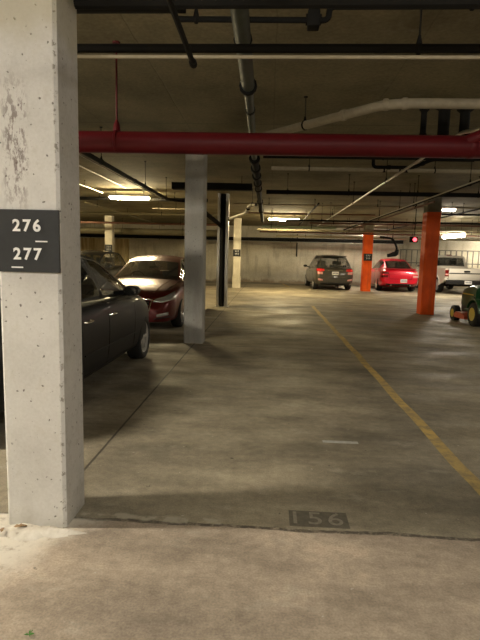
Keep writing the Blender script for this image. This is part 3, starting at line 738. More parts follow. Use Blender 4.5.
def car(name, label, cat, loc, rz, P):
    root = empty(name, loc, rz, label=label, cat=cat)
    L = P['L']; h = L/2; W = P['W']/2; paint = MAT[P['paint']]
    top, sh, plan, bot = P['top'], P['sh'], P['plan'], P['bot']
    bm = B(); n = 56; prev = None; rings = []
    for i in range(n+1):
        t = i/n; s_ = (1-math.cos(PI*t))/2*.6+t*.4; y = -h+L*s_
        zt, zs, hw, zb = interp(top, y), interp(sh, y), interp(plan, y)*W, interp(bot, y)
        zs = min(zs, zt-.004)
        tum = P.get('tumble', .93)
        half = [(0, zb), (.78*hw, zb), (.95*hw, zb+.05), (hw*.985, zb+.32*(zs-zb)), (hw, zb+.62*(zs-zb)), (hw*.985, zb+.88*(zs-zb)), (hw*tum, zs), (hw*.78, zs+.62*(zt-zs)), (hw*.42, zs+.93*(zt-zs)), (0, zt)]
        for _ in range(2):
            q = [half[0]]
            for a, b in zip(half, half[1:]):
                q += [(a[0]*.75+b[0]*.25, a[1]*.75+b[1]*.25), (a[0]*.25+b[0]*.75, a[1]*.25+b[1]*.75)]
            half = q+[half[-1]]
        rg = half + [(-a, b) for a, b in half[-2:0:-1]]
        rings.append([bm.verts.new((a, y, b)) for a, b in rg])
    m_ = len(rings[0])
    for a, b in zip(rings, rings[1:]):
        for k in range(m_): bm.faces.new((a[k], a[(k+1) % m_], b[(k+1) % m_], b[k]))
    bm.faces.new(rings[0][::-1]); bm.faces.new(rings[-1])
    body = link('body', bm, paint, root, angle=50)
    R = P['R']; ax = P['axles']; wd = P.get('wd', .215)
    cl = R*1.13
    body.data.materials.append(MAT['under'])
    boolean_cut(body, [c for y in ax for c in ((W*.55, W*1.2, (y, R*1.02), cl), (-W*1.2, -W*.55, (y, R*1.02), cl))])
    for y in ax:
        for s in (-1, 1): wheel(root, s*(W-wd/2-.012), y, R, wd, s, P.get('spokes', 7), P.get('rim', 'alloy'))
    bb = B(); bb.from_mesh(body.data); bvh = BVHTree.FromBMesh(bb); bb.free()
    A = {'front': lambda u, v: (Vector((u, 9, v)), Vector((0, -1, 0))), 'rear': lambda u, v: (Vector((u, -9, v)), Vector((0, 1, 0))),
         'right': lambda u, v: (Vector((3, u, v)), Vector((-1, 0, 0))), 'left': lambda u, v: (Vector((-3, u, v)), Vector((1, 0, 0))),
         'top': lambda u, v: (Vector((u, v, 5)), Vector((0, 0, -1)))}
    def hit(axis, u, v, off):
        o_, d_ = A[axis](u, v); p, nn, _, _ = bvh.ray_cast(o_, d_)
        if p is None: p, nn, _, _ = bvh.find_nearest(o_+d_*(9-h if axis in ('front', 'rear') else 3-W))
        return p - d_*off*.4 + nn*off*.8
    def patch(nm, axis, lo, hi, mat, off=.006, nu=14, nv=6, parent=root, label=None):
        """surface between two polylines lo and hi given in the view plane, laid onto the body"""
        def poly(pl, t):
            t *= len(pl)-1; i = min(int(t), len(pl)-2); f = t-i
            return (pl[i][0]*(1-f)+pl[i+1][0]*f, pl[i][1]*(1-f)+pl[i+1][1]*f)
        bm = B(); G = []
        for i in range(nu+1):
            a, b = poly(lo, i/nu), poly(hi, i/nu)
            col = []
            for j in range(nv+1):
                u, v = a[0]+(b[0]-a[0])*j/nv, a[1]+(b[1]-a[1])*j/nv
                edge = i in (0, nu) or j in (0, nv)
                col.append(bm.verts.new(hit(axis, u, v, -.004 if edge else off)))
            G.append(col)
        for a, b in zip(G, G[1:]):
            for j in range(nv): bm.faces.new((a[j], a[j+1], b[j+1], b[j]))
        o = link(nm, bm, MAT[mat] if isinstance(mat, str) else mat, parent, angle=60)
        if label: o['label'] = label
        return o
    def seam(nm, axis, pts, r, mat, parent=root, off=.001, sub=6, close=False):
        q = []
        for a, b in zip(pts, pts[1:]):
            for i in range(sub): q.append((a[0]+(b[0]-a[0])*i/sub, a[1]+(b[1]-a[1])*i/sub))
        q.append(pts[-1])
        return link(nm, tube(B(), [hit(axis, u, v, off) for u, v in q], r, 6), MAT[mat], parent)
    # greenhouse
    G = P['cabin']; rail = G['rail']; belt = G['belt']; bx = G['bx']*W; nS = len(rail)
    g = MAT[P.get('glass', 'glass')]
    # expand stations
    st_ = []; SUB = 6
    for i in range(nS-1):
        for k in range(SUB): 
            f = k/SUB; st_.append((i, f, [rail[i][q]*(1-f)+rail[i+1][q]*f for q in range(3)]))
    st_.append((nS-2, 1.0, list(rail[-1])))
    # smooth the rail corners
    for _ in range(2):
        c = [s[2][:] for s in st_]
        for i in range(1, len(st_)-1):
            for q in range(3): st_[i][2][q] = (c[i-1][q]+2*c[i][q]+c[i+1][q])/4
    fr_ = G.get('frame', .94); V = [-1, -fr_, -.7, -.4, 0, .4, .7, fr_, 1]
    crown = G.get('crown', .05); bow = G.get('bow', .16); w1, w2 = G['shield'], G['backlight']
    def P3(i, v):
        seg, f, (y, z, x) = st_[i]; k = 1-v*v
        last = len(st_)-1
        fr = 1-min(1, i/(w1*SUB)) if i <= w1*SUB else 0
        rr = 1-min(1, (last-i)/((nS-1-w2)*SUB)) if i >= w2*SUB else 0
        dy = bow*k*(fr**.7 if fr else 0) - bow*.7*k*(rr**.7 if rr else 0)
        zc = crown*k*(1-.55*max(fr, rr))
        return Vector((x*W*v, y+dy, z+zc))
    roof, ws, rw = B(), B(), B()
    def quad(bm, pts): 
        vs = [bm.verts.new(p) for p in pts]; 
        try: bm.faces.new(vs)
        except Exception: pass
    for i in range(len(st_)-1):
        for j in range(len(V)-1):
            pts = [P3(i, V[j]), P3(i, V[j+1]), P3(i+1, V[j+1]), P3(i+1, V[j])]
            inner = 0 < j < len(V)-2
            if inner and i < w1*SUB-1: quad(ws, pts)
            elif inner and i >= w2*SUB+G.get('head', 1) and not (G.get('head') and i >= len(st_)-2): quad(rw, pts)
            else: quad(roof, pts)
    def zbelt(y): return interp(belt, y)
    pill = G['pillars']    # (y0,y1) spans of paint on the side
    sides = {}
    def side(s):
        panes = {}
        ys = sorted({round(q[2][0], 4) for q in st_} | {round(e, 4) for a in pill for e in a})
        ry = [(q[2][0], q[2][1], q[2][2]) for q in st_]
        ry.sort(key=lambda a: a[0])
        tz = [(a[0], a[1]) for a in ry]; tx = [(a[0], a[2]) for a in ry]
        def lin(tb, y):
            for a, b in zip(tb, tb[1:]):
                if a[0] <= y <= b[0] and b[0] > a[0]: return a[1]+(b[1]-a[1])*(y-a[0])/(b[0]-a[0])
            return tb[0][1] if y < tb[0][0] else tb[-1][1]
        wl = [0, .07, .3, .6, .93, 1]
        def p(y, t):
            zb, zt = zbelt(y), lin(tz, y); zt = max(zt, zb+.001)
            xb, xt = bx*interp(plan, y), lin(tx, y)*W
            xx = xb+(xt-xb)*t + .018*math.sin(PI*t)*min(1, (zt-zb)/.3)
            return Vector((s*xx, y, zb+(zt-zb)*t))
        for a, b in zip(ys, ys[1:]):
            m = (a+b)/2; paintcol = any(q[0] <= m <= q[1] for q in pill)
            idx = sum(1 for q in pill if q[1] <= m)
            for t0, t1 in zip(wl, wl[1:]):
                pts = [p(a, t0), p(b, t0), p(b, t1), p(a, t1)]
                if paintcol or t0 < .05 or t1 > .95 : quad(roof, pts)
                else: quad(panes.setdefault(idx, B()), pts)
        for k in sorted(panes):
            bm = panes[k]; bmesh.ops.remove_doubles(bm, verts=bm.verts, dist=.0005); link('side_window', bm, g, root)
        return p
    pr_ = side(1); side(-1)
    for bm in (roof, ws, rw): bmesh.ops.remove_doubles(bm, verts=bm.verts, dist=.0008)
    link('roof', roof, paint, root, angle=40); link('windshield', ws, g, root); link('rear_window', rw, g, root)
    if P.get('chrome'):
        ys = [q[2][0] for q in st_]; y0, y1 = min(ys)+.1, max(ys)-.1
        for s in (-1, 1):
            pts = []
            for k in range(41):
                q = pr_(y0+(y1-y0)*k/40, .93); pts.append(Vector((s*(q.x+.006), q.y, q.z)))
            link('window_trim', tube(B(), pts, .008, 6), MAT['chrome'], root)
    # seats
    fl = G.get('seatz', interp(belt, 0)); 
    for (sx, sy) in G['seats']:
        bm = B(); box(bm, (sx-.24, sy-.07, fl-.05), (sx+.24, sy+.06, fl+.15), .04, 3); box(bm, (sx-.13, sy-.06, fl+.18), (sx+.13, sy+.04, fl+.36), .04, 3)
        tube(bm, [(sx-.06, sy, fl+.1), (sx-.06, sy, fl+.2)], .008, 6); tube(bm, [(sx+.06, sy, fl+.1), (sx+.06, sy, fl+.2)], .008, 6)
        link('seat', bm, MAT['seatlight' if P.get('lightseats') else 'seat'], root)
    my, mz = G['mirror']
    for s in (-1, 1):
        bm = B(); t = B(); lathe(t, [(-.09, .0), (-.08, .062), (0, .07), (.06, .055), (.085, 0)], 18, 'Y', (0, 0, 0))
        me = bpy.data.meshes.new('t'); t.to_mesh(me); t.free(); me.transform(Matrix.Translation((s*(W+.11), my, mz)) @ Matrix.Scale(1.5, 4, (1, 0, 0))); bm.from_mesh(me); bpy.data.meshes.remove(me)
        tube(bm, [(s*(W*.86), my+.03, mz-.05), (s*(W+.08), my, mz-.02)], [.035, .03], 8)
        mr = link('side_mirror', bm, MAT[P.get('mirror', P['paint'])], root)
        bm = B(); box(bm, (s*(W+.11)-.075, my-.094, mz-.045), (s*(W+.11)+.075, my-.082, mz+.045), .004); link('mirror_glass', bm, MAT['glass'], mr)
    return root, patch, seam, hit, bvh
def doors(patch, seam, sides, spans, z0, z1, r=.004):
    for sd in sides:
        for a, b in spans:
            seam('door_gap', sd, [(a, z0), (a, z1), ], r, 'under'); seam('door_gap', sd, [(b, z0), (b, z1)], r, 'under'); seam('door_gap', sd, [(a, z0), (b, z0)], r, 'under')
def handle(root, hit, sd, y, z, mat='chrome'):
    s = 1 if sd == 'right' else -1
    a, b = hit(sd, y-.08, z, .03), hit(sd, y+.08, z, .03)
    bm = B(); tube(bm, [a-Vector((s*.03, 0, 0)), a, b, b-Vector((s*.03, 0, 0))], .011, 8)
    link('door_handle', bm, MAT[mat], root)
def plate_on(root, loc, rot, wd=.31, ht=.155, body='4RK 8L2'):
    o = link('licence_plate', box(B(), (-wd/2, -.006, -ht/2), (wd/2, .004, ht/2), .003), MAT['plate'], root, smooth=False)
    o.location = loc; o.rotation_euler.z = rot
    bm = B(); x = -wd/2+.045
    for k in range(6):
        box(bm, (x, -.0085, -.03), (x+.022, -.006, .03)); x += .04 if k != 2 else .05
    link('plate_characters', bm, MAT['plateink'], o, smooth=False)

# --- black saloon on the left (heading away, right side towards us)
SED = dict(L=4.72, W=1.82, R=.325, axles=(-1.38, 1.40), paint='blackpaint', spokes=7, chrome=True, mirror='blackpaint',
 top=[(-2.36, .70), (-2.30, .98), (-2.1, 1.10), (-1.6, 1.12), (-1.0, 1.08), (.6, 1.06), (.95, 1.05), (1.5, .98), (2.0, .82), (2.25, .70), (2.36, .56)],
 sh=[(-2.36, .62), (-2.2, .90), (-1.6, 1.01), (-.8, 1.01), (.8, .98), (1.4, .93), (1.95, .78), (2.2, .66), (2.36, .52)],
 plan=[(-2.36, .68), (-2.2, .86), (-1.9, .95), (-1.2, 1), (1.2, 1), (1.75, .95), (2.1, .84), (2.28, .68), (2.36, .52)],
 bot=[(-2.36, .36), (-2.1, .26), (-1.5, .21), (1.6, .19), (2.1, .20), (2.36, .28)],
 cabin=dict(rail=[(1.14, 1.02, .82), (.12, 1.48, .65), (-.40, 1.54, .64), (-1.0, 1.49, .62), (-1.95, 1.12, .72)], belt=[(-2.0, 1.09), (-1, 1.05), (.6, 1.01), (1.2, .985)], bx=.89,
   shield=1, backlight=3, pillars=[(-2.0, -1.40), (-.30, -.20), (1.0, 1.17)], seats=[(.36, .05), (-.36, .05), (.36, -.85), (-.36, -.85)], mirror=(.27, 1.10)))
root, patch, seam, hit, bvh = car('saloon_car', 'black four-door saloon beside the numbered pillar, its right side showing', 'car', (-2.715, 5.87, 0), 0, SED)
doors(patch, seam, ('right', 'left'), [(-.28, .82), (-1.12, -.28)], .30, .98)
for sd in ('right', 'left'):
    seam('side_moulding', sd, [(-1.05, .52), (.95, .48)], .009, 'blackpaint', off=.004)
    seam('belt_trim', sd, [(-1.25, 1.0), (.85, .97)], .005, 'blackpaint', off=.003)
    handle(root, hit, sd, .0-.18, .85); handle(root, hit, sd, -.98, .86)
seam('bonnet_gap', 'top', [(.62, 1.05), (.66, 1.5), (.60, 2.05)], .004, 'under'); 
patch('headlight', 'front', [(.50, .60), (.85, .63)], [(.52, .69), (.84, .76)], 'lampclear'); patch('headlight', 'front', [(-.50, .60), (-.85, .63)], [(-.52, .69), (-.84, .76)], 'lampclear')
patch('side_repeater', 'right', [(1.78, .66), (1.86, .66)], [(1.78, .70), (1.86, .69)], 'lampclear', nu=4, nv=3)
patch('grille', 'front', [(-.36, .48), (.36, .48)], [(-.4, .64), (.4, .64)], 'trim')
for s in (1, -1): patch('tail_light', 'rear', [(s*.36, .78), (s*.66, .78)], [(s*.36, .92), (s*.64, .92)], 'lampdarkred')

# --- dark red saloon facing us
RED = dict(L=4.75, W=1.80, R=.33, axles=(-1.42, 1.42), paint='redpaint', spokes=5, chrome=True, glass='glass', lightseats=True,
 top=[(-2.37, .72), (-2.28, .98), (-2.0, 1.10), (-1.5, 1.10), (-.8, 1.06), (.7, 1.05), (1.0, 1.04), (1.55, .95), (1.95, .84), (2.2, .70), (2.30, .60), (2.37, .48)],
 sh=[(-2.37, .66), (-2.2, .9), (-1.5, .99), (-.8, .95), (.8, .93), (1.4, .90), (1.9, .79), (2.15, .66), (2.37, .44)],
 plan=[(-2.37, .70), (-2.2, .87), (-1.9, .95), (-1.2, 1), (1.3, 1), (1.8, .95), (2.1, .86), (2.27, .74), (2.37, .58)],
 bot=[(-2.37, .36), (-2.1, .26), (-1.5, .2), (1.6, .17), (2.1, .16), (2.37, .2)],
 cabin=dict(rail=[(1.08, 1.0, .84), (.15, 1.44, .66), (-.40, 1.495, .65), (-.95, 1.45, .63), (-1.85, 1.10, .72)], belt=[(-1.9, 1.07), (-1, 1.03), (.6, .99), (1.2, .97)], bx=.89,
   shield=1, backlight=3, pillars=[(-1.9, -1.35), (-.42, -.33), (.92, 1.1)], seats=[(.36, -.05), (-.36, -.05), (.36, -.85), (-.36, -.85)], mirror=(.60, 1.0)))
root, patch, seam, hit, bvh = car('saloon_car', 'dark red saloon nose-on behind the black saloon, left of the plain grey pillar', 'car', (-2.74, 12.15, 0), PI, RED)
for s in (1, -1):
    hl = patch('headlight', 'front', [(s*.42, .60), (s*.62, .59), (s*.84, .64)], [(s*.46, .66), (s*.64, .72), (s*.80, .82)], 'lampclear', off=.012, nu=18)
    patch('fog_lamp', 'front', [(s*.50, .30), (s*.74, .33)], [(s*.50, .36), (s*.74, .41)], 'lampclear', off=.006, nu=8)
    patch('lower_intake', 'front', [(s*.44, .25), (s*.78, .29)], [(s*.46, .285), (s*.76, .32)], 'trim', nu=8)
    seam('bonnet_crease', 'top', [(s*.60, .95), (s*.52, 1.5), (s*.40, 2.05)], .012, 'redpaint', off=-.004)
    seam('bonnet_gap', 'top', [(s*.76, 1.0), (s*.74, 1.5), (s*.62, 1.95)], .005, 'under')
patch('grille', 'front', [(-.36, .42), (0, .38), (.36, .42)], [(-.40, .64), (0, .66), (.40, .64)], 'trim', off=.006)
seam('grille_frame', 'front', [(-.37, .42), (0, .38), (.37, .42), (.41, .64), (0, .67), (-.41, .64), (-.37, .42)], .012, 'chrome', off=.006)
for z in (.47, .53, .59): seam('grille_bar', 'front', [(-.36, z), (.36, z)], .006, 'chrome', off=.008)
patch('bumper_intake', 'front', [(-.36, .20), (.36, .20)], [(-.38, .30), (.38, .30)], 'trim')
seam('bumper_edge', 'front', [(-.80, .245), (-.4, .215), (.4, .215), (.80, .245)], .008, 'redpaint', off=.004)
doors(patch, seam, ('right', 'left'), [(-.38, .74), (-1.1, -.38)], .30, .92)
for sd in ('right', 'left'): handle(root, hit, sd, -.2, .79)
bm = B()
for s in (-1, 1): tube(bm, [(s*.12+.3, 1.10, 1.0), (s*.12-.35, 1.06, 1.02)], .006, 6)
link('wiper', bm, MAT['trim'], root)
link('interior_mirror', box(B(), (-.11, .30, 1.22), (.11, .33, 1.28), .01), MAT['trim'], root)
bm = B(); ln = [(.37+.17*math.cos(a*PI/8), .42+.05*math.sin(a*PI/8), 1.0+.15*math.sin(a*PI/8)) for a in range(9)]; tube(bm, ln, .013, 8); link('steering_wheel', bm, MAT['trim'], root)

# --- grey hatchback, rear three-quarter
HAT = dict(L=4.40, W=1.83, R=.325, axles=(-1.30, 1.35), paint='greypaint', spokes=5, tumble=.95, glass='glassclear', lightseats=True,
 top=[(-2.2, .55), (-2.16, .95), (-2.05, 1.06), (-1.6, 1.08), (.9, 1.06), (1.3, 1.0), (1.8, .90), (2.05, .78), (2.2, .6)],
 sh=[(-2.2, .50), (-2.14, .88), (-1.9, 1.0), (-1.0, 1.0), (.8, .97), (1.5, .90), (1.9, .78), (2.2, .52)],
 plan=[(-2.2, .80), (-2.1, .92), (-1.9, .975), (-1.2, 1), (1.2, 1), (1.75, .94), (2.05, .82), (2.2, .6)],
 bot=[(-2.2, .32), (-2.0, .24), (-1.5, .2), (1.6, .19), (2.2, .26)],
 cabin=dict(rail=[(1.40, 1.00, .84), (.45, 1.54, .68), (-.2, 1.64, .68), (-1.55, 1.58, .66), (-2.05, 1.06, .80)], belt=[(-2.1, 1.04), (-1.5, 1.02), (.6, .99), (1.45, .97)], bx=.92,
   shield=1, backlight=3, pillars=[(-2.1, -1.82), (-1.18, -1.10), (-.30, -.20), (1.2, 1.45)], seats=[(.38, .1), (-.38, .1), (.38, -.85), (-.38, -.85)], mirror=(.78, 1.08)))
root, patch, seam, hit, bvh = car('hatchback_car', 'olive-grey tall hatchback showing its tail by the bare far wall', 'car', (3.10, 27.15, 0), math.radians(3.5), HAT); root.scale = (1.05,)*3
for s in (1, -1):
    patch('tail_light', 'rear', [(s*.50, .90), (s*.66, .86), (s*.87, .88)], [(s*.52, 1.00), (s*.68, 1.03), (s*.86, 1.05)], 'lampred', off=.02)
    patch('reflector', 'rear', [(s*.58, .74), (s*.82, .74)], [(s*.58, .86), (s*.84, .87)], 'lamppink', off=.012)
    patch('bumper_reflector', 'rear', [(s*.56, .44), (s*.80, .46)], [(s*.58, .52), (s*.80, .56)], 'lamppink', off=.012)
plate_on(root, (0, -2.185, .80), 0)
seam('tailgate_trim', 'rear', [(-.36, .93), (.36, .93)], .014, 'chrome', off=.006)
seam('bumper_gap', 'rear', [(-.84, .60), (0, .57), (.84, .60)], .006, 'under')
patch('lower_bumper', 'rear', [(-.72, .27), (.72, .27)], [(-.78, .38), (.78, .38)], 'trim')
link('spoiler', box(B(), (-.58, -1.76, 1.585), (.58, -1.45, 1.625), .012), MAT['greypaint'], root)
doors(patch, seam, ('right', 'left'), [(-.25, .95), (-1.12, -.25)], .28, .97)
handle(root, hit, 'left', -.1, .84, 'greypaint'); handle(root, hit, 'left', -.95, .86, 'greypaint')

# --- bright red coupe, tail towards us
CPE = dict(L=4.75, W=1.88, R=.35, axles=(-1.35, 1.42), paint='brightred', spokes=5, tumble=.9, wd=.25,
 top=[(-2.37, .60), (-2.33, .92), (-2.2, 1.02), (-1.8, 1.04), (-1.2, 1.02), (.5, .98), (.9, .98), (1.6, .92), (2.1, .80), (2.37, .58)],
 sh=[(-2.37, .56), (-2.28, .88), (-1.9, .97), (-1.3, .98), (-.6, .93), (.8, .92), (1.5, .89), (2.0, .76), (2.37, .5)],
 plan=[(-2.37, .78), (-2.25, .90), (-1.95, .97), (-1.3, 1), (-.3, .96), (1.2, .99), (1.8, .95), (2.15, .84), (2.37, .6)],
 bot=[(-2.37, .36), (-2.1, .26), (-1.5, .18), (1.6, .16), (2.37, .22)],
 cabin=dict(rail=[(.80, .96, .80), (-.10, 1.34, .60), (-.5, 1.40, .59), (-1.05, 1.36, .57), (-1.95, 1.03, .66)], belt=[(-2.0, 1.0), (-1.2, .99), (.3, .95), (.9, .94)], bx=.86,
   shield=1, backlight=3, pillars=[(-2.0, -1.30), (.66, .85)], seats=[(.38, -.15), (-.38, -.15), (.36, -.85), (-.36, -.85)], mirror=(.35, 1.0)))
CPE['cabin']['rail'] = [(a, b+.05 if b > 1.2 else b, c) for a, b, c in CPE['cabin']['rail']]
root, patch, seam, hit, bvh = car('coupe_car', 'bright red low coupe, tail towards us, between the two orange pillars', 'car', (6.42, 27.35, 0), 0, CPE); root.scale = (1.03, 1.03, 1.10)
for s in (1, -1):
    patch('tail_light', 'rear', [(s*.56, .80), (s*.86, .78)], [(s*.56, .88), (s*.84, .90)], 'lampdarkred' if s < 0 else 'lamppink', off=.014)  # right lens is pale pink: its bright reflection is in the colour
    patch('tail_light', 'rear', [(s*.58, .64), (s*.87, .63)], [(s*.57, .74), (s*.87, .74)], 'lampdarkred' if s < 0 else 'lamppink', off=.014)  # reflection coloured into the lower right lens as well
    bm = B(); tube(bm, [(s*.45, -2.38, .30), (s*.45, -2.0, .30)], .04, 12); link('exhaust', bm, MAT['chrome'], root)
plate_on(root, (.15, -2.375, .50), 0)
link('spoiler', prism(B(), [(-2.36, 1.03), (-2.10, 1.055), (-2.12, 1.035), (-2.34, 1.0)], -.72, .72, 'X'), MAT['brightred'], root)
patch('lower_bumper', 'rear', [(-.66, .27), (.66, .27)], [(-.74, .38), (.74, .38)], 'trim')
seam('boot_gap', 'rear', [(-.60, .96), (-.5, .58), (.5, .58), (.60, .96)], .006, 'under')
doors(patch, seam, ('left',), [(-.75, .6)], .26, .93)

# --- dark car deep on the left
SUV = dict(L=4.6, W=1.84, R=.35, axles=(-1.33, 1.38), paint='darkpaint', spokes=5, glass='glassclear', lightseats=True,
 top=[(-2.3, .65), (-2.25, 1.0), (-2.1, 1.08), (.8, 1.08), (1.2, 1.05), (1.8, .95), (2.1, .82), (2.3, .6)],
 sh=[(-2.3, .6), (-2.2, .92), (-1.8, 1.02), (.8, 1.0), (1.5, .94), (2.0, .8), (2.3, .55)],
 plan=[(-2.3, .8), (-2.15, .93), (-1.9, .98), (1.3, 1), (1.8, .95), (2.1, .84), (2.3, .62)],
 bot=[(-2.3, .36), (-2.1, .28), (1.6, .24), (2.3, .3)],
 cabin=dict(rail=[(1.15, 1.04, .82), (.3, 1.54, .68), (-.3, 1.62, .68), (-1.6, 1.57, .66), (-2.1, 1.08, .76)], belt=[(-2.1, 1.05), (.6, 1.01), (1.2, .99)], bx=.91,
   shield=1, backlight=3, pillars=[(-2.1, -1.85), (-1.25, -1.17), (-.35, -.25), (1.0, 1.2)], seats=[(.38, 0), (-.38, 0), (.38, -.9), (-.38, -.9)], mirror=(.68, 1.08)))
root, patch, seam, hit, bvh = car('estate_car', 'dark car half hidden far left behind the black saloon', 'car', (-6.75, 18.6, 0), PI-.04, SUV)
for s in (1, -1): patch('headlight', 'front', [(s*.5, .68), (s*.84, .7)], [(s*.5, .8), (s*.82, .86)], 'lampclear')
patch('grille', 'front', [(-.4, .5), (.4, .5)], [(-.42, .75), (.42, .75)], 'trim')

# --- white pickup, rear three-quarter
PU = dict(L=3.20, W=1.86, R=.36, axles=(.62,), paint='whitepaint', spokes=6, wd=.235, tumble=.96,
 top=[(-1.6, 1.16), (.0, 1.16), (.35, 1.14), (1.0, 1.10), (1.45, 1.02), (1.6, .80)],
 sh=[(-1.6, 1.10), (.3, 1.08), (1.0, 1.02), (1.45, .94), (1.6, .72)],
 plan=[(-1.6, 1), (.9, 1), (1.35, .97), (1.6, .86)],
 bot=[(-1.6, .36), (1.2, .34), (1.6, .42)],
 cabin=dict(rail=[(.45, 1.12, .86), (-.25, 1.66, .76), (-.75, 1.70, .76), (-1.34, 1.69, .76), (-1.52, 1.12, .86)], belt=[(-1.6, 1.11), (.5, 1.10)], bx=.94, crown=.04, bow=.06, head=1, frame=.86,
   shield=1, backlight=3, pillars=[(-1.6, -1.30), (.3, .5)], seats=[(.4, -.75), (-.4, -.75)], mirror=(.1, 1.2), seatz=1.12))
PU['glass'] = 'glass'
TX, TY = 9.37, 28.35
root, patch, seam, hit, bvh = car('pickup_truck', 'white pickup truck seen from behind, right of the nearer orange pillar', 'truck', (TX, TY, 0), 0, PU); root.scale = (1.08,)*3
W = .93
# load bed
bm = B()
n = 20; ya, R_ = -2.50, .36
arch = [(ya+.43*math.cos(PI*k/n), .36+.43*math.sin(PI*k/n)) for k in range(n+1)]
outl = [(-3.62, .62), (-3.62, 1.14), (-1.63, 1.14), (-1.63, .42), (ya+.43, .42)] + [p for p in arch if p[1] > .42] + [(ya-.43, .42), (-3.2, .46)]
for s in (-1, 1):
    x0, x1 = (s*W, s*(W-.10))
    prism(bm, outl, min(x0, x1), max(x0, x1), 'X')
box(bm, (-W+.1, -3.60, .60), (W-.1, -1.65, .68)); box(bm, (-W+.1, -1.70, .6), (W-.1, -1.64, 1.12))
bmesh.ops.bevel(bm, geom=[e for e in bm.edges if e.calc_length() > 1.5 and abs(e.verts[0].co.z-1.14) < .01], offset=.02, segments=2, affect='EDGES')
bed = link('load_bed', bm, MAT['whitepaint'], root, angle=30)
for s in (-1, 1):
    link('arch_lip', tube(B(), [(s*(W+.004), y, z) for y, z in arch], .022, 8), MAT['whitepaint'], bed)
    link('wheel_arch', box(B(), (min(s*.45, s*.81), ya-.5, .7), (max(s*.45, s*.81), ya+.5, .9), .05), MAT['whitepaint'], bed)
    tl = link('tail_light', box(B(), (min(s*(W-.15), s*(W+.005)), -3.645, .78), (max(s*(W-.15), s*(W+.005)), -3.60, 1.06), .012), MAT['lampdarkred'], root)
    link('lens_stripe', box(B(), (min(s*(W-.14), s*(W-.005)), -3.65, .84), (max(s*(W-.14), s*(W-.005)), -3.64, .90), .003), MAT['lamppink'], tl)
    wheel(root, s*(W-.14), ya, .36, .235, s, 6, 'alloy')
bm = B(); box(bm, (-W+.16, -3.645, .64), (W-.16, -3.59, 1.13), .012); tg = link('tailgate', bm, MAT['whitepaint'], root)
link('tailgate_stripe', box(B(), (-W+.17, -3.652, .90), (W-.17, -3.642, .945)), MAT['trim'], tg, smooth=False)
link('tailgate_handle', box(B(), (-.13, -3.665, .97), (.13, -3.642, 1.05), .008), MAT['trim'], tg)
bm = B(); prism(bm, [(-3.86, .46), (-3.86, .60), (-3.80, .63), (-3.64, .63), (-3.64, .44)], -W+.04, W-.04, 'X'); link('rear_bumper', bm, MAT['trim'], root, smooth=False)
plate_on(root, (0, -3.865, .54), 0)
link('chassis', box(B(), (-.5, -3.5, .40), (.5, 1.2, .58), .03), MAT['under'], root)
link('axle', tube(B(), [(-.75, ya, .36), (.75, ya, .36)], .06, 10), MAT['under'], root)
doors(patch, seam, ('left', 'right'), [(-1.2, .05)], .42, 1.08)
handle(root, hit, 'left', -1.05, .92, 'trim')
link('roof_light', box(B(), (-.12, -1.30, 1.725), (.12, -1.22, 1.76), .008), MAT['lampdarkred'], root)

# --- lawn tractor (heading away)
tr = empty('lawn_tractor', (5.48, 13.0, 0), math.radians(2), label='green lawn tractor with yellow wheel hubs cut off by the right edge', cat='lawn tractor')
def twheel(x, y, R, wd, s):
    bm = lathe(B(), [(x-s*wd/2, R*.5), (x-s*wd/2, R*.85), (x-s*wd*.4, R*.97), (x, R), (x+s*wd*.4, R*.97), (x+s*wd/2, R*.85), (x+s*wd*.5, R*.55)], 30, 'X', (0, y, R), cap=False)
    for k in range(22):
        a = 2*PI*k/22
        for q in (-1, 1): rbox(bm, (x+q*wd*.2, y+math.cos(a+q*.07)*R*.985, R+math.sin(a+q*.07)*R*.985), (wd*.42, .035, .022), Matrix.Rotation(a, 3, 'X') @ Matrix.Rotation(PI/2, 3, 'X'), .003)
    wh = link('wheel', bm, MAT['rubber'], tr, angle=40)
    bm = lathe(B(), [(x+s*wd*.5, R*.56), (x+s*wd*.46, R*.52), (x+s*wd*.2, R*.42), (x+s*wd*.15, R*.2), (x+s*wd*.32, R*.17), (x+s*wd*.34, .01)], 28, 'X', (0, y, R)); link('hub', bm, MAT['yellow'], wh)
for s in (-1, 1):
    twheel(s*.44, -.60, .29, .24, s); twheel(s*.46, .62, .195, .17, s)
# bonnet
bm = B(); sec = []
for y, wl_, z0, z1 in ((-.02, .235, .45, .93), (.2, .245, .42, .96), (.5, .24, .40, .93), (.8, .225, .38, .86), (.95, .19, .38, .76), (1.0, .14, .42, .66)):
    half = [(0, z0), (wl_*.9, z0), (wl_, z0+.05), (wl_, z1-.14), (wl_*.9, z1-.04), (wl_*.6, z1), (0, z1+.015)]
    rg = half+[(-a, b) for a, b in half[-2:0:-1]]
    sec.append([bm.verts.new((a, y, b)) for a, b in rg])
for a, b in zip(sec, sec[1:]):
    k = len(a)
    for i in range(k): bm.faces.new((a[i], a[(i+1) % k], b[(i+1) % k], b[i]))
bm.faces.new(sec[0][::-1]); bm.faces.new(sec[-1])
bn = link('bonnet', bm, MAT['green'], tr, angle=45)
for s in (-1, 1):
    link('bonnet_stripe', box(B(), (min(s*.243, s*.25), .1, .70), (max(s*.243, s*.25), .75, .73)), MAT['yellow'], bn, smooth=False)
    link('headlight', box(B(), (min(s*.03, s*.13), .965, .60), (max(s*.03, s*.13), 1.01, .66), .01), MAT['lampclear'], bn)
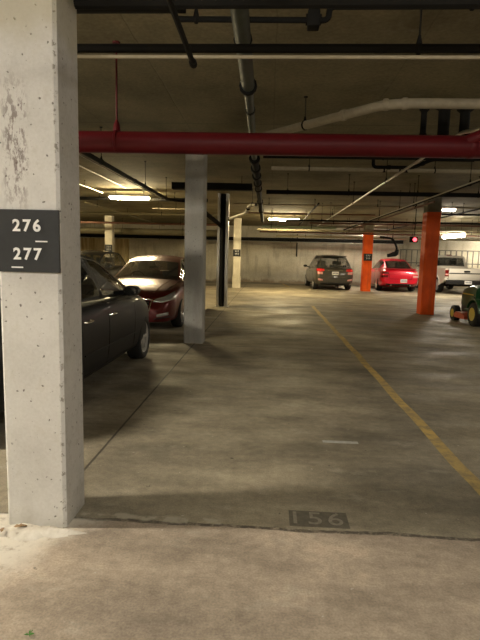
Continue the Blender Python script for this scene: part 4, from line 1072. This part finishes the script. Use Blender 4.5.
bm = B(); box(bm, (-.20, -.75, .22), (.20, .9, .40), .02); tube(bm, [(-.42, .62, .2), (.42, .62, .2)], .03, 8); tube(bm, [(-.40, -.60, .29), (.40, -.60, .29)], .035, 8)
link('chassis', bm, MAT['trim'], tr)
for s in (-1, 1):
    pr = [(-.98+.0, .62)]
    pr = [(-.60+.36*math.cos(a), .31+.36*math.sin(a)) for a in [PI*.97-PI*.86*k/14 for k in range(15)]]
    pi = [(-.60+.33*math.cos(a), .31+.33*math.sin(a)) for a in [PI*.97-PI*.86*k/14 for k in range(15)]]
    link('fender', prism(B(), pr+pi[::-1], min(s*.20, s*.56), max(s*.20, s*.56), 'X'), MAT['green'], tr, angle=40)
bm = B(); box(bm, (-.46, -.28, .33), (.46, .12, .37), .01); link('footboard', bm, MAT['green'], tr)
bm = B(); prism(bm, [(-.24, .12), (-.28, .20), (-.1, .27), (.25, .27), (.38, .2), (.36, .12)], -.60, .60, 'X'); dk = link('mower_deck', bm, MAT['deckorange'], tr, smooth=False)
link('discharge_chute', prism(B(), [(-.1, .1), (-.1, .24), (.2, .24), (.2, .1)], .6, .78, 'X'), MAT['trim'], dk, smooth=False)
bm = B(); box(bm, (-.24, -.80, .62), (.24, -.36, .72), .04, 3); rbox(bm, (0, -.80, .86), (.46, .10, .34), Matrix.Rotation(-.18, 3, 'X'), .04); link('seat', bm, MAT['trim'], tr)
bm = B(); box(bm, (-.12, -.12, .40), (.12, .0, .90), .03); link('dash', bm, MAT['green'], tr)
bm = B(); tube(bm, [(0, -.06, .86), (0, -.2, 1.0)], .02, 8)
C0 = Vector((0, -.2, 1.0)); ax_ = Vector((0, -.707, .707)); e1 = Vector((1, 0, 0)); e2 = Vector((0, .707, .707))
rp = [C0+(e1*math.cos(2*PI*k/24)+e2*math.sin(2*PI*k/24))*.17 for k in range(25)]
tube(bm, rp, .016, 8)
for k in (0, 8, 16): tube(bm, [C0, rp[k]], .011, 6)
link('steering_wheel', bm, MAT['trim'], tr)
bm = B(); tube(bm, [(-.40, -.30, .35), (-.36, -.22, .62)], .012, 6); tube(bm, [(-.36, -.22, .62), (-.355, -.215, .68)], .022, 8); link('lever', bm, MAT['trim'], tr)
